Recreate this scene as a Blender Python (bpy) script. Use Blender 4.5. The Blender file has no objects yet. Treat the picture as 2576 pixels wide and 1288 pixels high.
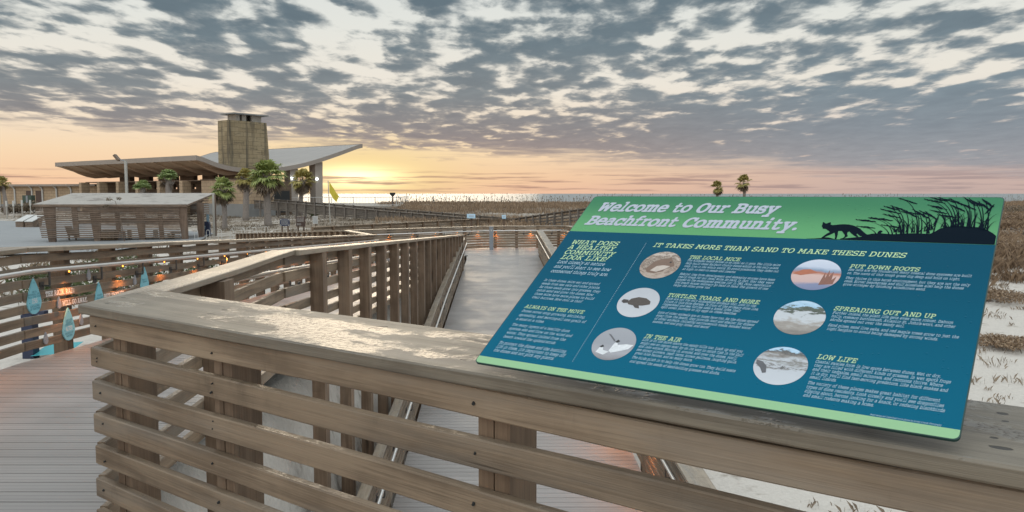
import bpy, bmesh, math, random
import numpy as np
from mathutils import Matrix, Vector, noise as mnoise
R = math.radians
random.seed(7); rng = np.random.default_rng(7)
sc = bpy.context.scene
COL = sc.collection

# ------------------------------------------------------------------ camera
H = 1.58; F = 2000.0; A = math.atan(157 / F)
cam = bpy.data.cameras.new('camera'); cam.sensor_width = 36.0; cam.lens = F / 2576 * 36
cam.clip_start = 0.05; cam.clip_end = 60000
cam_o = bpy.data.objects.new('camera', cam); COL.objects.link(cam_o)
cam_o.location = (0, 0, H); cam_o.rotation_euler = (R(90) - A, 0, 0); sc.camera = cam_o
def ray(px, py):                         # photo pixel (2576 px wide) -> direction; used only to read real positions off the photo
    u = (px - 1288) / F; v = (644 - py) / F
    return Vector((u, math.cos(A) + v * math.sin(A), -math.sin(A) + v * math.cos(A)))
def at(px, py, Y):
    d = ray(px, py); return Vector((0, 0, H)) + d * (Y / d.y)

# ------------------------------------------------------------------ view, world, sun
sc.view_settings.view_transform = 'Standard'; sc.view_settings.look = 'None'
sc.view_settings.exposure = 0.0; sc.view_settings.gamma = 1.0
SUN_AZ, SUN_EL = R(-11.1), R(2.5)
w = bpy.data.worlds.new("World"); sc.world = w; w.use_nodes = True
class NT:                                # tiny node helper
    def __init__(s, tree): s.t = tree; s.n = tree.nodes; s.l = tree.links
    def new(s, typ, **k):
        nd = s.n.new(typ)
        for a, b in k.items(): setattr(nd, a, b)
        return nd
    def put(s, sock, v):
        if isinstance(v, bpy.types.NodeSocket): s.l.new(v, sock)
        elif isinstance(v, (tuple, list)) and len(v) == 3 and sock.type == 'RGBA': sock.default_value = (*v, 1)
        else: sock.default_value = v
    def m(s, op, a, b=0.0, c=None, clamp=False):
        nd = s.new('ShaderNodeMath', operation=op, use_clamp=clamp); s.put(nd.inputs[0], a); s.put(nd.inputs[1], b)
        if c is not None: s.put(nd.inputs[2], c)
        return nd.outputs[0]
    def vm(s, op, a, b=(0, 0, 0)):
        nd = s.new('ShaderNodeVectorMath', operation=op); s.put(nd.inputs[0], a); s.put(nd.inputs[1], b); return nd.outputs[0]
    def xyz(s, x, y, z):
        nd = s.new('ShaderNodeCombineXYZ')
        for i, q in enumerate((x, y, z)): s.put(nd.inputs[i], q)
        return nd.outputs[0]
    def sep(s, v):
        nd = s.new('ShaderNodeSeparateXYZ'); s.put(nd.inputs[0], v); return nd.outputs
    def noise(s, v, scale=1.0, detail=4.0, rough=0.5, dist=0.0):
        nd = s.new('ShaderNodeTexNoise'); s.put(nd.inputs['Vector'], v); nd.inputs['Scale'].default_value = scale
        nd.inputs['Detail'].default_value = detail; nd.inputs['Roughness'].default_value = rough; nd.inputs['Distortion'].default_value = dist
        return nd.outputs[0]
    def sm(s, v, a, b, lo=0.0, hi=1.0):
        nd = s.new('ShaderNodeMapRange', interpolation_type='SMOOTHSTEP'); s.put(nd.inputs[0], v); s.put(nd.inputs[1], a); s.put(nd.inputs[2], b)
        s.put(nd.inputs[3], lo); s.put(nd.inputs[4], hi); return nd.outputs[0]
    def mix(s, f, a, b, mode='MIX'):
        nd = s.new('ShaderNodeMix', data_type='RGBA', blend_type=mode); s.put(nd.inputs[0], f); s.put(nd.inputs[6], a); s.put(nd.inputs[7], b); return nd.outputs[2]
    def ramp(s, v, stops):
        nd = s.new('ShaderNodeValToRGB'); s.put(nd.inputs[0], v); e = nd.color_ramp.elements
        while len(e) < len(stops): e.new(0.5)
        for el, (p, c) in zip(e, stops): el.position = p; el.color = (*c, 1)
        return nd.outputs[0]
    def bump(s, h, strength=0.3, dist=0.01, normal=None):
        nd = s.new('ShaderNodeBump'); nd.inputs['Strength'].default_value = strength; nd.inputs['Distance'].default_value = dist
        s.put(nd.inputs['Height'], h)
        if normal is not None: s.put(nd.inputs['Normal'], normal)
        return nd.outputs[0]
def srgb(r, g, b):
    f = lambda c: (c / 255 / 12.92) if c <= 10 else ((c / 255 + 0.055) / 1.055) ** 2.4
    return (f(r), f(g), f(b))

def build_world():
    t = NT(w.node_tree); t.n.clear()
    tc = t.new('ShaderNodeTexCoord'); d = tc.outputs['Generated']
    x, y, z = t.sep(d)
    zc = t.m('MAXIMUM', z, 0.0)
    az = t.m('ARCTAN2', x, y)
    left_right = t.sm(az, -0.05, 0.50)
    skyl = t.ramp(zc, [(0.0, srgb(247, 198, 165)), (0.02, srgb(252, 210, 170)), (0.05, srgb(254, 223, 185)), (0.085, srgb(250, 231, 206)), (0.13, srgb(244, 236, 222)), (0.2, srgb(233, 234, 227)), (0.30, srgb(216, 224, 225)), (0.6, srgb(206, 212, 214))])
    skyr = t.ramp(zc, [(0.0, srgb(200, 176, 168)), (0.02, srgb(208, 182, 172)), (0.05, srgb(200, 188, 183)), (0.085, srgb(232, 221, 210)), (0.13, srgb(240, 234, 222)), (0.2, srgb(233, 234, 227)), (0.30, srgb(216, 224, 225)), (0.6, srgb(206, 212, 214))])
    base = t.mix(left_right, skyl, skyr)
    # glow around the low sun
    da = t.m('SUBTRACT', az, SUN_AZ); dz = t.m('SUBTRACT', z, 0.020)
    r2 = t.m('ADD', t.m('POWER', t.m('DIVIDE', da, 0.125), 2.0), t.m('POWER', t.m('DIVIDE', dz, 0.045), 2.0))
    glow = t.m('POWER', 2.718, t.m('MULTIPLY', r2, -1.0))
    r3 = t.m('ADD', t.m('POWER', t.m('DIVIDE', da, 0.050), 2.0), t.m('POWER', t.m('DIVIDE', dz, 0.012), 2.0))
    core = t.m('POWER', 2.718, t.m('MULTIPLY', r3, -1.0))
    base = t.mix(t.m('MULTIPLY', glow, 0.75), base, srgb(255, 228, 150))
    base = t.mix(core, base, (2.2, 1.8, 0.95))
    # cloud sheet, on a flat layer overhead
    zz = t.m('ADD', zc, 0.075)
    p = t.xyz(t.m('DIVIDE', x, zz), t.m('DIVIDE', y, zz), 0.0)
    pr = t.new('ShaderNodeMapping'); t.put(pr.inputs[0], p); pr.inputs['Rotation'].default_value = (0, 0, R(-7)); pr.inputs['Location'].default_value = (3.1, 7.7, 0); pr.inputs['Scale'].default_value = (1.30, 0.80, 1)
    p = pr.outputs[0]
    n1 = t.noise(p, 4.7, 6.0, 0.54, 0.15)
    n2 = t.noise(p, 1.35, 2.0, 0.5)
    zlow = t.m('MULTIPLY_ADD', az, -0.050, 0.048)
    rag = t.m('MULTIPLY', t.m('SUBTRACT', t.noise(t.xyz(t.m('MULTIPLY', az, 9.0), t.m('MULTIPLY', z, 130.0), 3.0), 1.0, 5.0, 0.6), 0.5), 0.055)
    zr = t.m('ADD', z, rag)
    sheet = t.sm(zr, t.m('SUBTRACT', zlow, 0.010), t.m('ADD', zlow, 0.014))
    vo = t.new('ShaderNodeTexVoronoi', feature='SMOOTH_F1'); vo.inputs['Scale'].default_value = 4.3; vo.inputs['Smoothness'].default_value = 0.7
    t.put(vo.inputs['Vector'], t.vm('ADD', p, t.vm('MULTIPLY', t.xyz(n1, t.noise(p, 5.0, 4.0, 0.6), 0.0), (0.22, 0.22, 0.0))))
    puff = t.m('MULTIPLY', t.m('SUBTRACT', 0.42, vo.outputs['Distance']), 0.30)
    cover = t.m('ADD', t.m('ADD', t.m('MULTIPLY', n1, 0.85), t.m('MULTIPLY', n2, 0.56)), t.m('ADD', puff, 0.022))
    # more cloud low in the sheet and to the right, broken higher up
    bias = t.m('ADD', t.sm(zc, 0.19, 0.06, 0.034, 0.095), t.m('MULTIPLY', t.sm(zc, 0.14, 0.05), t.sm(az, -0.25, 0.30, 0.0, 0.15)))
    bias = t.m('SUBTRACT', bias, t.sm(zc, 0.35, 0.7, 0.0, 0.05))
    den = t.m('ADD', cover, bias)
    mask = t.m('MULTIPLY', t.sm(den, 0.635, 0.790), sheet)
    ccl = t.ramp(zc, [(0.0, srgb(190, 158, 144)), (0.04, srgb(172, 153, 145)), (0.075, srgb(150, 143, 142)), (0.12, srgb(136, 142, 145)), (0.18, srgb(116, 131, 139)), (0.26, srgb(98, 116, 127)), (0.6, srgb(120, 132, 142))])
    ccr = t.ramp(zc, [(0.0, srgb(178, 164, 164)), (0.04, srgb(158, 160, 165)), (0.075, srgb(140, 149, 157)), (0.12, srgb(130, 145, 154)), (0.18, srgb(118, 134, 143)), (0.26, srgb(104, 121, 131)), (0.6, srgb(120, 132, 142))])
    cc = t.mix(left_right, ccl, ccr)
    light = t.mix(0.30, cc, base)
    cc = t.mix(t.sm(den, 0.68, 0.88), light, cc)
    tex = t.noise(p, 4.5, 5.0, 0.6)
    cc = t.mix(1.0, cc, t.mix(tex, (0.80, 0.80, 0.82), (1.20, 1.19, 1.17)), 'MULTIPLY')
    col = t.mix(mask, base, cc)
    # thin streaks just above the horizon
    st = t.noise(t.xyz(t.m('MULTIPLY', az, 7.0), t.m('MULTIPLY', z, 190.0), 0.0), 1.0, 5.0, 0.58)
    band = t.m('MULTIPLY', t.sm(z, 0.0, 0.006), t.sm(z, 0.034, 0.018))
    streak = t.m('MULTIPLY', t.m('MULTIPLY', t.sm(st, 0.47, 0.62), band), 0.85)
    col = t.mix(streak, col, t.mix(left_right, srgb(176, 136, 122), srgb(172, 152, 150)))
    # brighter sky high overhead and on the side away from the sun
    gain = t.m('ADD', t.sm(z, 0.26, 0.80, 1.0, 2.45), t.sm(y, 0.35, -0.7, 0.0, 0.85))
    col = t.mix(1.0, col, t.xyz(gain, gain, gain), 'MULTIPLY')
    sky = t.new('ShaderNodeTexSky', sky_type='NISHITA'); sky.sun_disc = False; sky.sun_elevation = SUN_EL; sky.sun_rotation = SUN_AZ
    sky.air_density = 1.0; sky.dust_density = 1.5
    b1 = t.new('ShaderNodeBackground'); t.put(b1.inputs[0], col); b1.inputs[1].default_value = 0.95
    b2 = t.new('ShaderNodeBackground'); t.put(b2.inputs[0], t.mix(0.999, sky.outputs[0], (0.0, 0.0, 0.0))); b2.inputs[1].default_value = 0.05   # veiled by the cloud deck
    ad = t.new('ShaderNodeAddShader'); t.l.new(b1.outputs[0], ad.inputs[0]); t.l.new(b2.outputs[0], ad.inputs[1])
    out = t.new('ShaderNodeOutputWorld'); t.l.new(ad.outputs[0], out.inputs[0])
build_world()
sl = bpy.data.lights.new('sun', 'SUN'); sl.energy = 0.7; sl.angle = R(26); sl.color = (1.0, 0.80, 0.56)
so = bpy.data.objects.new('sun', sl); COL.objects.link(so)
so.rotation_euler = Vector((-math.sin(SUN_AZ) * math.cos(SUN_EL), -math.cos(SUN_AZ) * math.cos(SUN_EL), -math.sin(SUN_EL))).to_track_quat('-Z', 'Y').to_euler()

# ------------------------------------------------------------------ mesh building helpers
ROOTM = {}
def tag(o, label=None, cat=None, group=None, kind=None):
    if label: o['label'] = label
    if cat: o['category'] = cat
    if group: o['group'] = group
    if kind: o['kind'] = kind
    return o
def thing(name, label, cat, loc=(0, 0, 0), rz=0.0, group=None):
    o = bpy.data.objects.new(name, None); COL.objects.link(o); o.empty_display_size = 0.2
    o.location = loc; o.rotation_euler = (0, 0, rz)
    ROOTM[o.name] = Matrix.Translation(Vector(loc)) @ Matrix.Rotation(rz, 4, 'Z')
    return tag(o, label, cat, group)
def adopt(o, parent, M):
    ROOTM[o.name] = M
    if parent is not None:
        o.parent = parent; o.matrix_parent_inverse = ROOTM[parent.name].inverted()
    o.matrix_basis = M
    return o
class MB:
    def __init__(s): s.v = []; s.f = []; s.mi = []
    def add(s, vs, fs, mi=0):
        b = len(s.v); s.v += [tuple(q) for q in vs]; s.f += [tuple(i + b for i in f) for f in fs]; s.mi += [mi] * len(fs); return s
    def box(s, x0, x1, y0, y1, z0, z1, sl=0.0, mi=0, f=None):
        vs = [(x, y, z + sl * x) for x in (x0, x1) for y in (y0, y1) for z in (z0, z1)]
        if f: vs = [f(*q) for q in vs]
        return s.add(vs, [(0, 1, 3, 2), (4, 6, 7, 5), (0, 4, 5, 1), (2, 3, 7, 6), (0, 2, 6, 4), (1, 5, 7, 3)], mi)
    def plank(s, x0, x1, y0, y1, z0, z1, sl=0.0, ch=0.004, n=8, wob=0.0015, seed=None, mi=0):
        sd = random.random() * 100 if seed is None else seed
        rows = []
        for i in range(n + 1):
            x = x0 + (x1 - x0) * i / n
            oy = mnoise.noise(Vector((x * 0.8, sd, 0))) * wob * 2; oz = mnoise.noise(Vector((x * 0.8, sd, 9))) * wob * 2
            c = [(y0, z0 + ch), (y0, z1 - ch), (y0 + ch, z1), (y1 - ch, z1), (y1, z1 - ch), (y1, z0 + ch), (y1 - ch, z0), (y0 + ch, z0)]
            rows += [(x, a + oy, b + oz + sl * x) for a, b in c]
        fs = [(i * 8 + j, i * 8 + (j + 1) % 8, i * 8 + 8 + (j + 1) % 8, i * 8 + 8 + j) for i in range(n) for j in range(8)]
        fs = [f[::-1] for f in fs]
        fs += [tuple(range(7, -1, -1))[::-1], tuple(n * 8 + j for j in range(8))[::-1]]
        return s.add(rows, fs, mi)
    def tube(s, pts, r, n=10, cap=True, mi=0):
        pts = [Vector(p) for p in pts]; rr = r if isinstance(r, (list, tuple)) else [r] * len(pts); vs = []
        for i, p in enumerate(pts):
            t = (pts[min(i + 1, len(pts) - 1)] - pts[max(i - 1, 0)]).normalized()
            up = Vector((0, 0, 1)) if abs(t.z) < 0.95 else Vector((1, 0, 0))
            a = t.cross(up).normalized(); b = t.cross(a)
            vs += [p + a * (rr[i] * math.cos(2 * math.pi * k / n)) + b * (rr[i] * math.sin(2 * math.pi * k / n)) for k in range(n)]
        fs = [(i * n + k, i * n + (k + 1) % n, i * n + n + (k + 1) % n, i * n + n + k) for i in range(len(pts) - 1) for k in range(n)]
        if cap: fs += [tuple(range(n))[::-1], tuple((len(pts) - 1) * n + k for k in range(n))]
        return s.add(vs, fs, mi)
    def prism(s, poly, z0, z1, mi=0):                     # polygon in xy, counter-clockwise
        n = len(poly)
        return s.add([(x, y, z0) for x, y in poly] + [(x, y, z1) for x, y in poly],
                     [tuple(range(n))[::-1], tuple(range(n, 2 * n))] + [(i, (i + 1) % n, n + (i + 1) % n, n + i) for i in range(n)], mi)
    def poly(s, pts, mi=0): return s.add(pts, [tuple(range(len(pts)))], mi)
    def build(s, name, mats, parent=None, M=None, smooth=False, label=None, cat=None, group=None, kind=None):
        me = bpy.data.meshes.new(name); me.from_pydata(s.v, [], s.f)
        mats = mats if isinstance(mats, (list, tuple)) else [mats]
        for m_ in mats: me.materials.append(m_)
        if len(mats) > 1: me.polygons.foreach_set('material_index', s.mi)
        if smooth: me.polygons.foreach_set('use_smooth', [True] * len(me.polygons))
        me.update()
        o = bpy.data.objects.new(name, me); COL.objects.link(o)
        adopt(o, parent, M or Matrix.Identity(4))
        return tag(o, label, cat, group, kind)
def linkcopy(o, parent, M):
    c = o.copy(); COL.objects.link(c); return adopt(c, parent, M)
def frame(p0, p1):
    d = Vector(p1) - Vector(p0); a = math.atan2(d.y, d.x); L = math.hypot(d.x, d.y)
    return Matrix.Translation(Vector(p0)) @ Matrix.Rotation(a, 4, 'Z'), L, d.z / L

# ------------------------------------------------------------------ materials
def new_mat(name):
    m = bpy.data.materials.new(name); m.use_nodes = True; t = NT(m.node_tree)
    b = t.n.get('Principled BSDF'); return m, t, b
def coords(t, rand=True):
    tc = t.new('ShaderNodeTexCoord'); v = tc.outputs['Object']
    if rand:
        oi = t.new('ShaderNodeObjectInfo'); r = oi.outputs['Random']
        v = t.vm('ADD', v, t.xyz(t.m('MULTIPLY', r, 37.0), t.m('MULTIPLY', r, 11.0), t.m('MULTIPLY', r, 23.0)))
        return v, r
    return v, None
def wood(name, c_dark, c_light, axis='x', wet=0.0, rough=0.62, knots=True, fine=1.0, gouges=None, grey=0.5):
    m, t, b = new_mat(name); v, r = coords(t)
    s1, s2, s3 = ((0.9, 13, 13), (2.5, 150, 150), (1.3, 7, 7)) if axis == 'x' else ((13, 13, 0.9), (150, 150, 2.5), (7, 7, 1.3))
    if axis == 'y': s1, s2, s3 = (13, 0.9, 13), (150, 2.5, 150), (7, 1.3, 7)
    g1 = t.noise(t.vm('MULTIPLY', v, s1), 1.0, 5.0, 0.55, 0.6); g2 = t.noise(t.vm('MULTIPLY', v, s2), 1.0, 3.0, 0.6)
    blot = t.noise(v, 2.3, 4.0, 0.6)
    f = t.m('ADD', t.m('MULTIPLY', g1, 0.55), t.m('ADD', t.m('MULTIPLY', g2, 0.25 * fine), t.m('MULTIPLY', blot, 0.35)))
    col = t.mix(t.sm(f, 0.45, 0.69), c_dark, c_light)
    wz = t.noise(t.vm('MULTIPLY', v, (0.5, 4, 4) if axis == 'x' else ((4, 4, 0.5) if axis == 'z' else (4, 0.5, 4))), 1.0, 5.0, 0.62)
    gr = sum(c_light) / 3 * 1.02; col = t.mix(t.sm(wz, 0.47, 0.68, 0.0, grey), col, (gr, gr * .91, gr * .79))
    stn = t.noise(t.vm('MULTIPLY', v, (6, 2, 2) if axis == 'x' else (2, 2, 6)), 1.0, 6.0, 0.7); col = t.mix(t.sm(stn, 0.56, 0.74, 0.0, 0.42), col, tuple(q * 0.55 for q in c_dark))
    h = t.m('ADD', t.m('MULTIPLY', g2, 0.6), t.m('MULTIPLY', g1, 0.7))
    if knots:
        vo = t.new('ShaderNodeTexVoronoi'); t.put(vo.inputs['Vector'], t.vm('ADD', t.vm('MULTIPLY', v, s3), t.vm('MULTIPLY', t.xyz(g1, g1, g1), (0.25, 0.25, 0.25)))); vo.inputs['Scale'].default_value = 0.62
        k = t.sm(vo.outputs['Distance'], 0.17, 0.05); kc = t.sep(vo.outputs['Color'])[0]
        k = t.m('MULTIPLY', k, t.m('GREATER_THAN', kc, 0.45))
        col = t.mix(t.m('MULTIPLY', k, 0.8), col, tuple(q * 0.35 for q in c_dark)); h = t.m('SUBTRACT', h, t.m('MULTIPLY', k, 0.8))
        # end-checks: thin dark cracks along the grain
        cr = t.noise(t.vm('MULTIPLY', v, (1.1, 38, 38) if axis == 'x' else ((38, 38, 1.1) if axis == 'z' else (38, 1.1, 38))), 1.0, 2.0, 0.5)
        ck = t.m('MULTIPLY', t.sm(cr, 0.735, 0.79), 0.6); col = t.mix(ck, col, tuple(q * 0.3 for q in c_dark)); h = t.m('SUBTRACT', h, ck)
    tone = t.m('MULTIPLY_ADD', r, 0.28, 0.86)
    col = t.mix(1.0, col, t.xyz(tone, tone, tone), 'MULTIPLY')
    nrm = t.bump(h, 0.55, 0.005)
    ro = rough
    if wet:
        up = t.sm(t.sep(t.new('ShaderNodeNewGeometry').outputs['True Normal'])[2], 0.5, 0.9)
        wm = t.m('MULTIPLY', t.m('MULTIPLY', t.sm(t.m('ADD', t.noise(t.vm('MULTIPLY', v, (0.7, 1.7, 1.0)), 2.6, 6.0, 0.62, 0.4), t.m('MULTIPLY', t.noise(v, 21.0, 3.0, 0.6), 0.22)), 0.60, 0.69), up), wet)
        vo2 = t.new('ShaderNodeTexVoronoi'); t.put(vo2.inputs['Vector'], t.vm('ADD', v, t.vm('MULTIPLY', t.xyz(g1, g2, g1), (.02, .02, .02)))); vo2.inputs['Scale'].default_value = 62.0
        dr2 = t.sm(t.m('ADD', vo2.outputs['Distance'], t.m('MULTIPLY', t.noise(v, 40.0, 2.0, 0.5), 0.5)), 0.75, 0.45)
        nrm = t.bump(t.m('MULTIPLY', dr2, wm), 0.8, 0.006, nrm)
        ro = t.m('MULTIPLY_ADD', wm, -(rough - 0.34), rough)
        col = t.mix(t.m('MULTIPLY', wm, 0.15), col, tuple(q * 0.62 for q in c_dark))
        if gouges:
            ov = t.new('ShaderNodeTexCoord').outputs['Object']; ox, oy, oz = t.sep(ov); G = None
            wob = t.m('MULTIPLY', t.m('SUBTRACT', t.noise(ov, 30.0, 3.0, 0.6), 0.5), 0.9)
            for gx, gy, ga, gb in gouges:
                q = t.m('ADD', t.m('POWER', t.m('DIVIDE', t.m('SUBTRACT', ox, gx), ga), 2.0), t.m('POWER', t.m('DIVIDE', t.m('SUBTRACT', oy, gy), gb), 2.0))
                q = t.sm(t.m('ADD', q, wob), 1.0, 0.7); G = q if G is None else t.m('MAXIMUM', G, q)
            G = t.m('MULTIPLY', G, up); col = t.mix(t.m('MULTIPLY', G, 0.92), col, tuple(q * 0.18 for q in c_dark)); nrm = t.bump(t.m('MULTIPLY', G, -1.0), 0.9, 0.01, nrm)
        b.inputs['Coat Roughness'].default_value = 0.30; t.put(b.inputs['Coat Weight'], t.m('MULTIPLY', wm, 0.45)); t.put(b.inputs['Coat Normal'], nrm)
    t.put(b.inputs['Base Color'], col); t.put(b.inputs['Roughness'], ro); t.put(b.inputs['Normal'], nrm)
    b.inputs['Specular IOR Level'].default_value = 0.45
    return m
def plain(name, c, rough=0.6, metal=0.0, var=0.12, scale=6.0, bump=0.0, emit=None):
    m, t, b = new_mat(name); v, _ = coords(t, False)
    n = t.noise(v, scale, 5.0, 0.6)
    lo = tuple(q * (1 - var) for q in c); hi = tuple(q * (1 + var) for q in c)
    t.put(b.inputs['Base Color'], t.mix(n, lo, hi)); b.inputs['Roughness'].default_value = rough; b.inputs['Metallic'].default_value = metal
    if bump: t.put(b.inputs['Normal'], t.bump(n, bump, 0.01))
    if emit: b.inputs['Emission Color'].default_value = (*emit[0], 1); b.inputs['Emission Strength'].default_value = emit[1]
    return m
def leafy(name, c1, c2, scale=3.0, trans=0.25):
    m, t, b = new_mat(name); g = t.new('ShaderNodeNewGeometry'); tc = t.new('ShaderNodeTexCoord')
    n = t.noise(tc.outputs['Object'], scale, 3.0, 0.6); f = t.m('ADD', t.m('MULTIPLY', n, 0.7), t.m('MULTIPLY', g.outputs['Random Per Island'], 0.5))
    col = t.mix(t.sm(f, 0.25, 0.9), c1, c2); t.put(b.inputs['Base Color'], col); b.inputs['Roughness'].default_value = 0.55
    tr = t.new('ShaderNodeBsdfTranslucent'); t.put(tr.inputs[0], col); mx = t.new('ShaderNodeMixShader'); mx.inputs[0].default_value = trans
    t.l.new(b.outputs[0], mx.inputs[1]); t.l.new(tr.outputs[0], mx.inputs[2]); t.l.new(mx.outputs[0], t.n['Material Output'].inputs[0])
    return m
WD, WL = (0.150, 0.106, 0.069), (0.290, 0.213, 0.143)
M = {}
M['wood'] = wood('weathered_wood', WD, WL, wet=0.8)
M['cap'] = wood('wet_wood', (0.120, 0.098, 0.072), (0.220, 0.186, 0.140), wet=1.0, rough=0.5, gouges=[(0.078, 0.094, 0.0186, 0.0074), (-0.149, 0.367, 0.0124, 0.0124), (-0.055, 0.239, 0.0124, 0.0112), (0.752, 0.203, 0.0341, 0.0068), (0.692, 0.307, 0.0217, 0.0099), (0.805, 0.117, 0.0099, 0.0062), (1.148, 0.209, 0.0217, 0.0087), (1.657, 0.121, 0.0161, 0.0074), (2.226, 0.118, 0.0136, 0.0074), (2.217, 0.2, 0.0087, 0.0074), (1.596, 0.364, 0.031, 0.0434), (3.617, 0.412, 0.0124, 0.0124), (3.629, 0.343, 0.0074, 0.0074), (3.64, 0.116, 0.0217, 0.0124), (3.622, 0.186, 0.0087, 0.0087), (2.9, 0.3, 0.0186, 0.0074)])
M['capfar'] = wood('cap_wood', (0.185, 0.145, 0.102), (0.33, 0.265, 0.195), wet=1.0, rough=0.34)
M['woodv'] = wood('post_wood', (0.135, 0.088, 0.056), (0.250, 0.172, 0.114), axis='z', grey=0.15)
M['woodgrey'] = wood('grey_wood', (0.10, 0.085, 0.072), (0.20, 0.172, 0.145), knots=False)
M['woodgreyv'] = wood('grey_post_wood', (0.105, 0.09, 0.078), (0.21, 0.18, 0.155), axis='z', knots=False)
M['slat'] = wood('kiosk_wood', (0.13, 0.088, 0.062), (0.245, 0.172, 0.122), knots=False)
M['slatv'] = wood('kiosk_post_wood', (0.10, 0.064, 0.044), (0.18, 0.122, 0.085), axis='z', knots=False)
M['steel'] = plain('stainless_steel', (0.80, 0.78, 0.75), 0.42, 1.0, 0.05)
M['bracket'] = plain('dark_bracket_metal', (0.10, 0.095, 0.09), 0.5, 0.6)
M['amber'] = plain('amber_lamp', (0.8, 0.4, 0.1), 0.5, 0, 0.02, emit=((1.0, 0.34, 0.04), 5.0))
M['whitelamp'] = plain('white_lamp', (0.8, 0.8, 0.8), 0.5, 0, 0.02, emit=((0.85, 1.0, 1.0), 7.0))
M['white'] = plain('white_paint', (0.56, 0.55, 0.52), 0.5)
M['greymetal'] = plain('grey_metal', (0.26, 0.28, 0.31), 0.45, 0.3)
M['concrete'] = plain('pale_concrete', (0.36, 0.33, 0.29), 0.8, 0, 0.2, 1.2)
M['concdark'] = plain('grey_concrete', (0.24, 0.24, 0.235), 0.8, 0, 0.22, 0.8)
M['navy'] = plain('navy_paint', (0.020, 0.032, 0.075), 0.45)
M['teal'] = plain('teal_paint', (0.06, 0.40, 0.44), 0.45)
M['ltblue'] = plain('light_blue_paint', (0.26, 0.38, 0.46), 0.45)
M['black'] = plain('near_black', (0.02, 0.022, 0.022), 0.6)
M['brown'] = plain('brown_paint', (0.075, 0.045, 0.036), 0.5)
M['yellow'] = leafy('yellow_flag_cloth', (0.62, 0.52, 0.05), (0.74, 0.63, 0.08), 2.0, 0.35)
M['pole'] = plain('pale_pole_paint', (0.42, 0.40, 0.36), 0.5)
M['acgreen'] = plain('green_metal', (0.055, 0.085, 0.065), 0.6)
M['letter'] = plain('white_letter_paint', (0.80, 0.77, 0.74), 0.6, 0, 0.12, 40)
M['drop'] = plain('drop_blue_print', (0.25, 0.60, 0.69), 0.45, 0, 0.04)
M['dropgrey'] = plain('drop_grey_metal', (0.40, 0.40, 0.42), 0.5, 0.2)
M['dropink'] = plain('drop_dark_ink', (0.035, 0.20, 0.27), 0.5)
M['dropwhite'] = plain('drop_pale_ink', (0.62, 0.72, 0.74), 0.5)

def mat_deck():
    m, t, b = new_mat('composite_deck'); tc = t.new('ShaderNodeTexCoord'); v = tc.outputs['Object']; x, y, z = t.sep(v)
    n = t.noise(t.vm('MULTIPLY', v, (1.2, 30, 1)), 1.0, 4.0, 0.6); big = t.noise(v, 0.9, 4.0, 0.6)
    col = t.mix(t.m('ADD', t.m('MULTIPLY', n, 0.5), t.m('MULTIPLY', big, 0.5)), (0.245, 0.222, 0.208), (0.385, 0.355, 0.335))
    row = t.m('FLOOR', t.m('DIVIDE', y, 0.14)); wn = t.new('ShaderNodeTexWhiteNoise', noise_dimensions='1D'); t.put(wn.inputs['W'], row)
    tone = t.m('MULTIPLY_ADD', wn.outputs[0], 0.16, 0.92); col = t.mix(1.0, col, t.xyz(tone, tone, tone), 'MULTIPLY')
    fr = t.m('FRACT', t.m('DIVIDE', y, 0.0466667)); gv = t.m('MULTIPLY', t.sm(t.m('ABSOLUTE', t.m('SUBTRACT', fr, 0.5)), 0.40, 0.47), 0.55)
    col = t.mix(gv, col, (0.07, 0.065, 0.06))
    t.put(b.inputs['Base Color'], col); t.put(b.inputs['Roughness'], t.sm(big, 0.4, 0.65, 0.28, 0.5)); t.put(b.inputs['Normal'], t.bump(t.m('SUBTRACT', n, gv), 0.25, 0.003))
    return m
M['deck'] = mat_deck()
def mat_sand():
    m, t, b = new_mat('dune_sand'); tc = t.new('ShaderNodeTexCoord'); v = tc.outputs['Object']; x, y, z = t.sep(v)
    n1 = t.noise(v, 0.35, 6.0, 0.62); n2 = t.noise(t.vm('MULTIPLY', v, (1.0, 1.6, 1)), 2.6, 6.0, 0.62); n3 = t.noise(v, 14.0, 3.0, 0.6)
    col = t.mix(n3, (0.50, 0.455, 0.40), (0.66, 0.61, 0.55))
    # litter and dead turf: little on the right near sand, more on the left flat, all over the far dunes
    cover = t.m('ADD', t.m('SUBTRACT', t.sm(y, 24.0, 62.0, 0.0, 0.20), t.sm(x, -6.0, -22.0, 0.0, 0.10)), t.sm(x, -2.0, -14.0, 0.0, 0.06))
    f = t.m('ADD', t.m('ADD', t.m('MULTIPLY', n1, 0.55), t.m('MULTIPLY', n2, 0.55)), cover)
    lit = t.mix(n3, (0.13, 0.098, 0.068), (0.24, 0.185, 0.13))
    col = t.mix(t.m('MULTIPLY', t.sm(f, 0.60, 0.74), 0.88), col, lit)
    t.put(b.inputs['Base Color'], col); b.inputs['Roughness'].default_value = 0.95; b.inputs['Specular IOR Level'].default_value = 0.1
    t.put(b.inputs['Normal'], t.bump(t.m('ADD', n2, t.m('MULTIPLY', n3, 0.2)), 0.6, 0.12))
    return m
M['sand'] = mat_sand()
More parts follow.
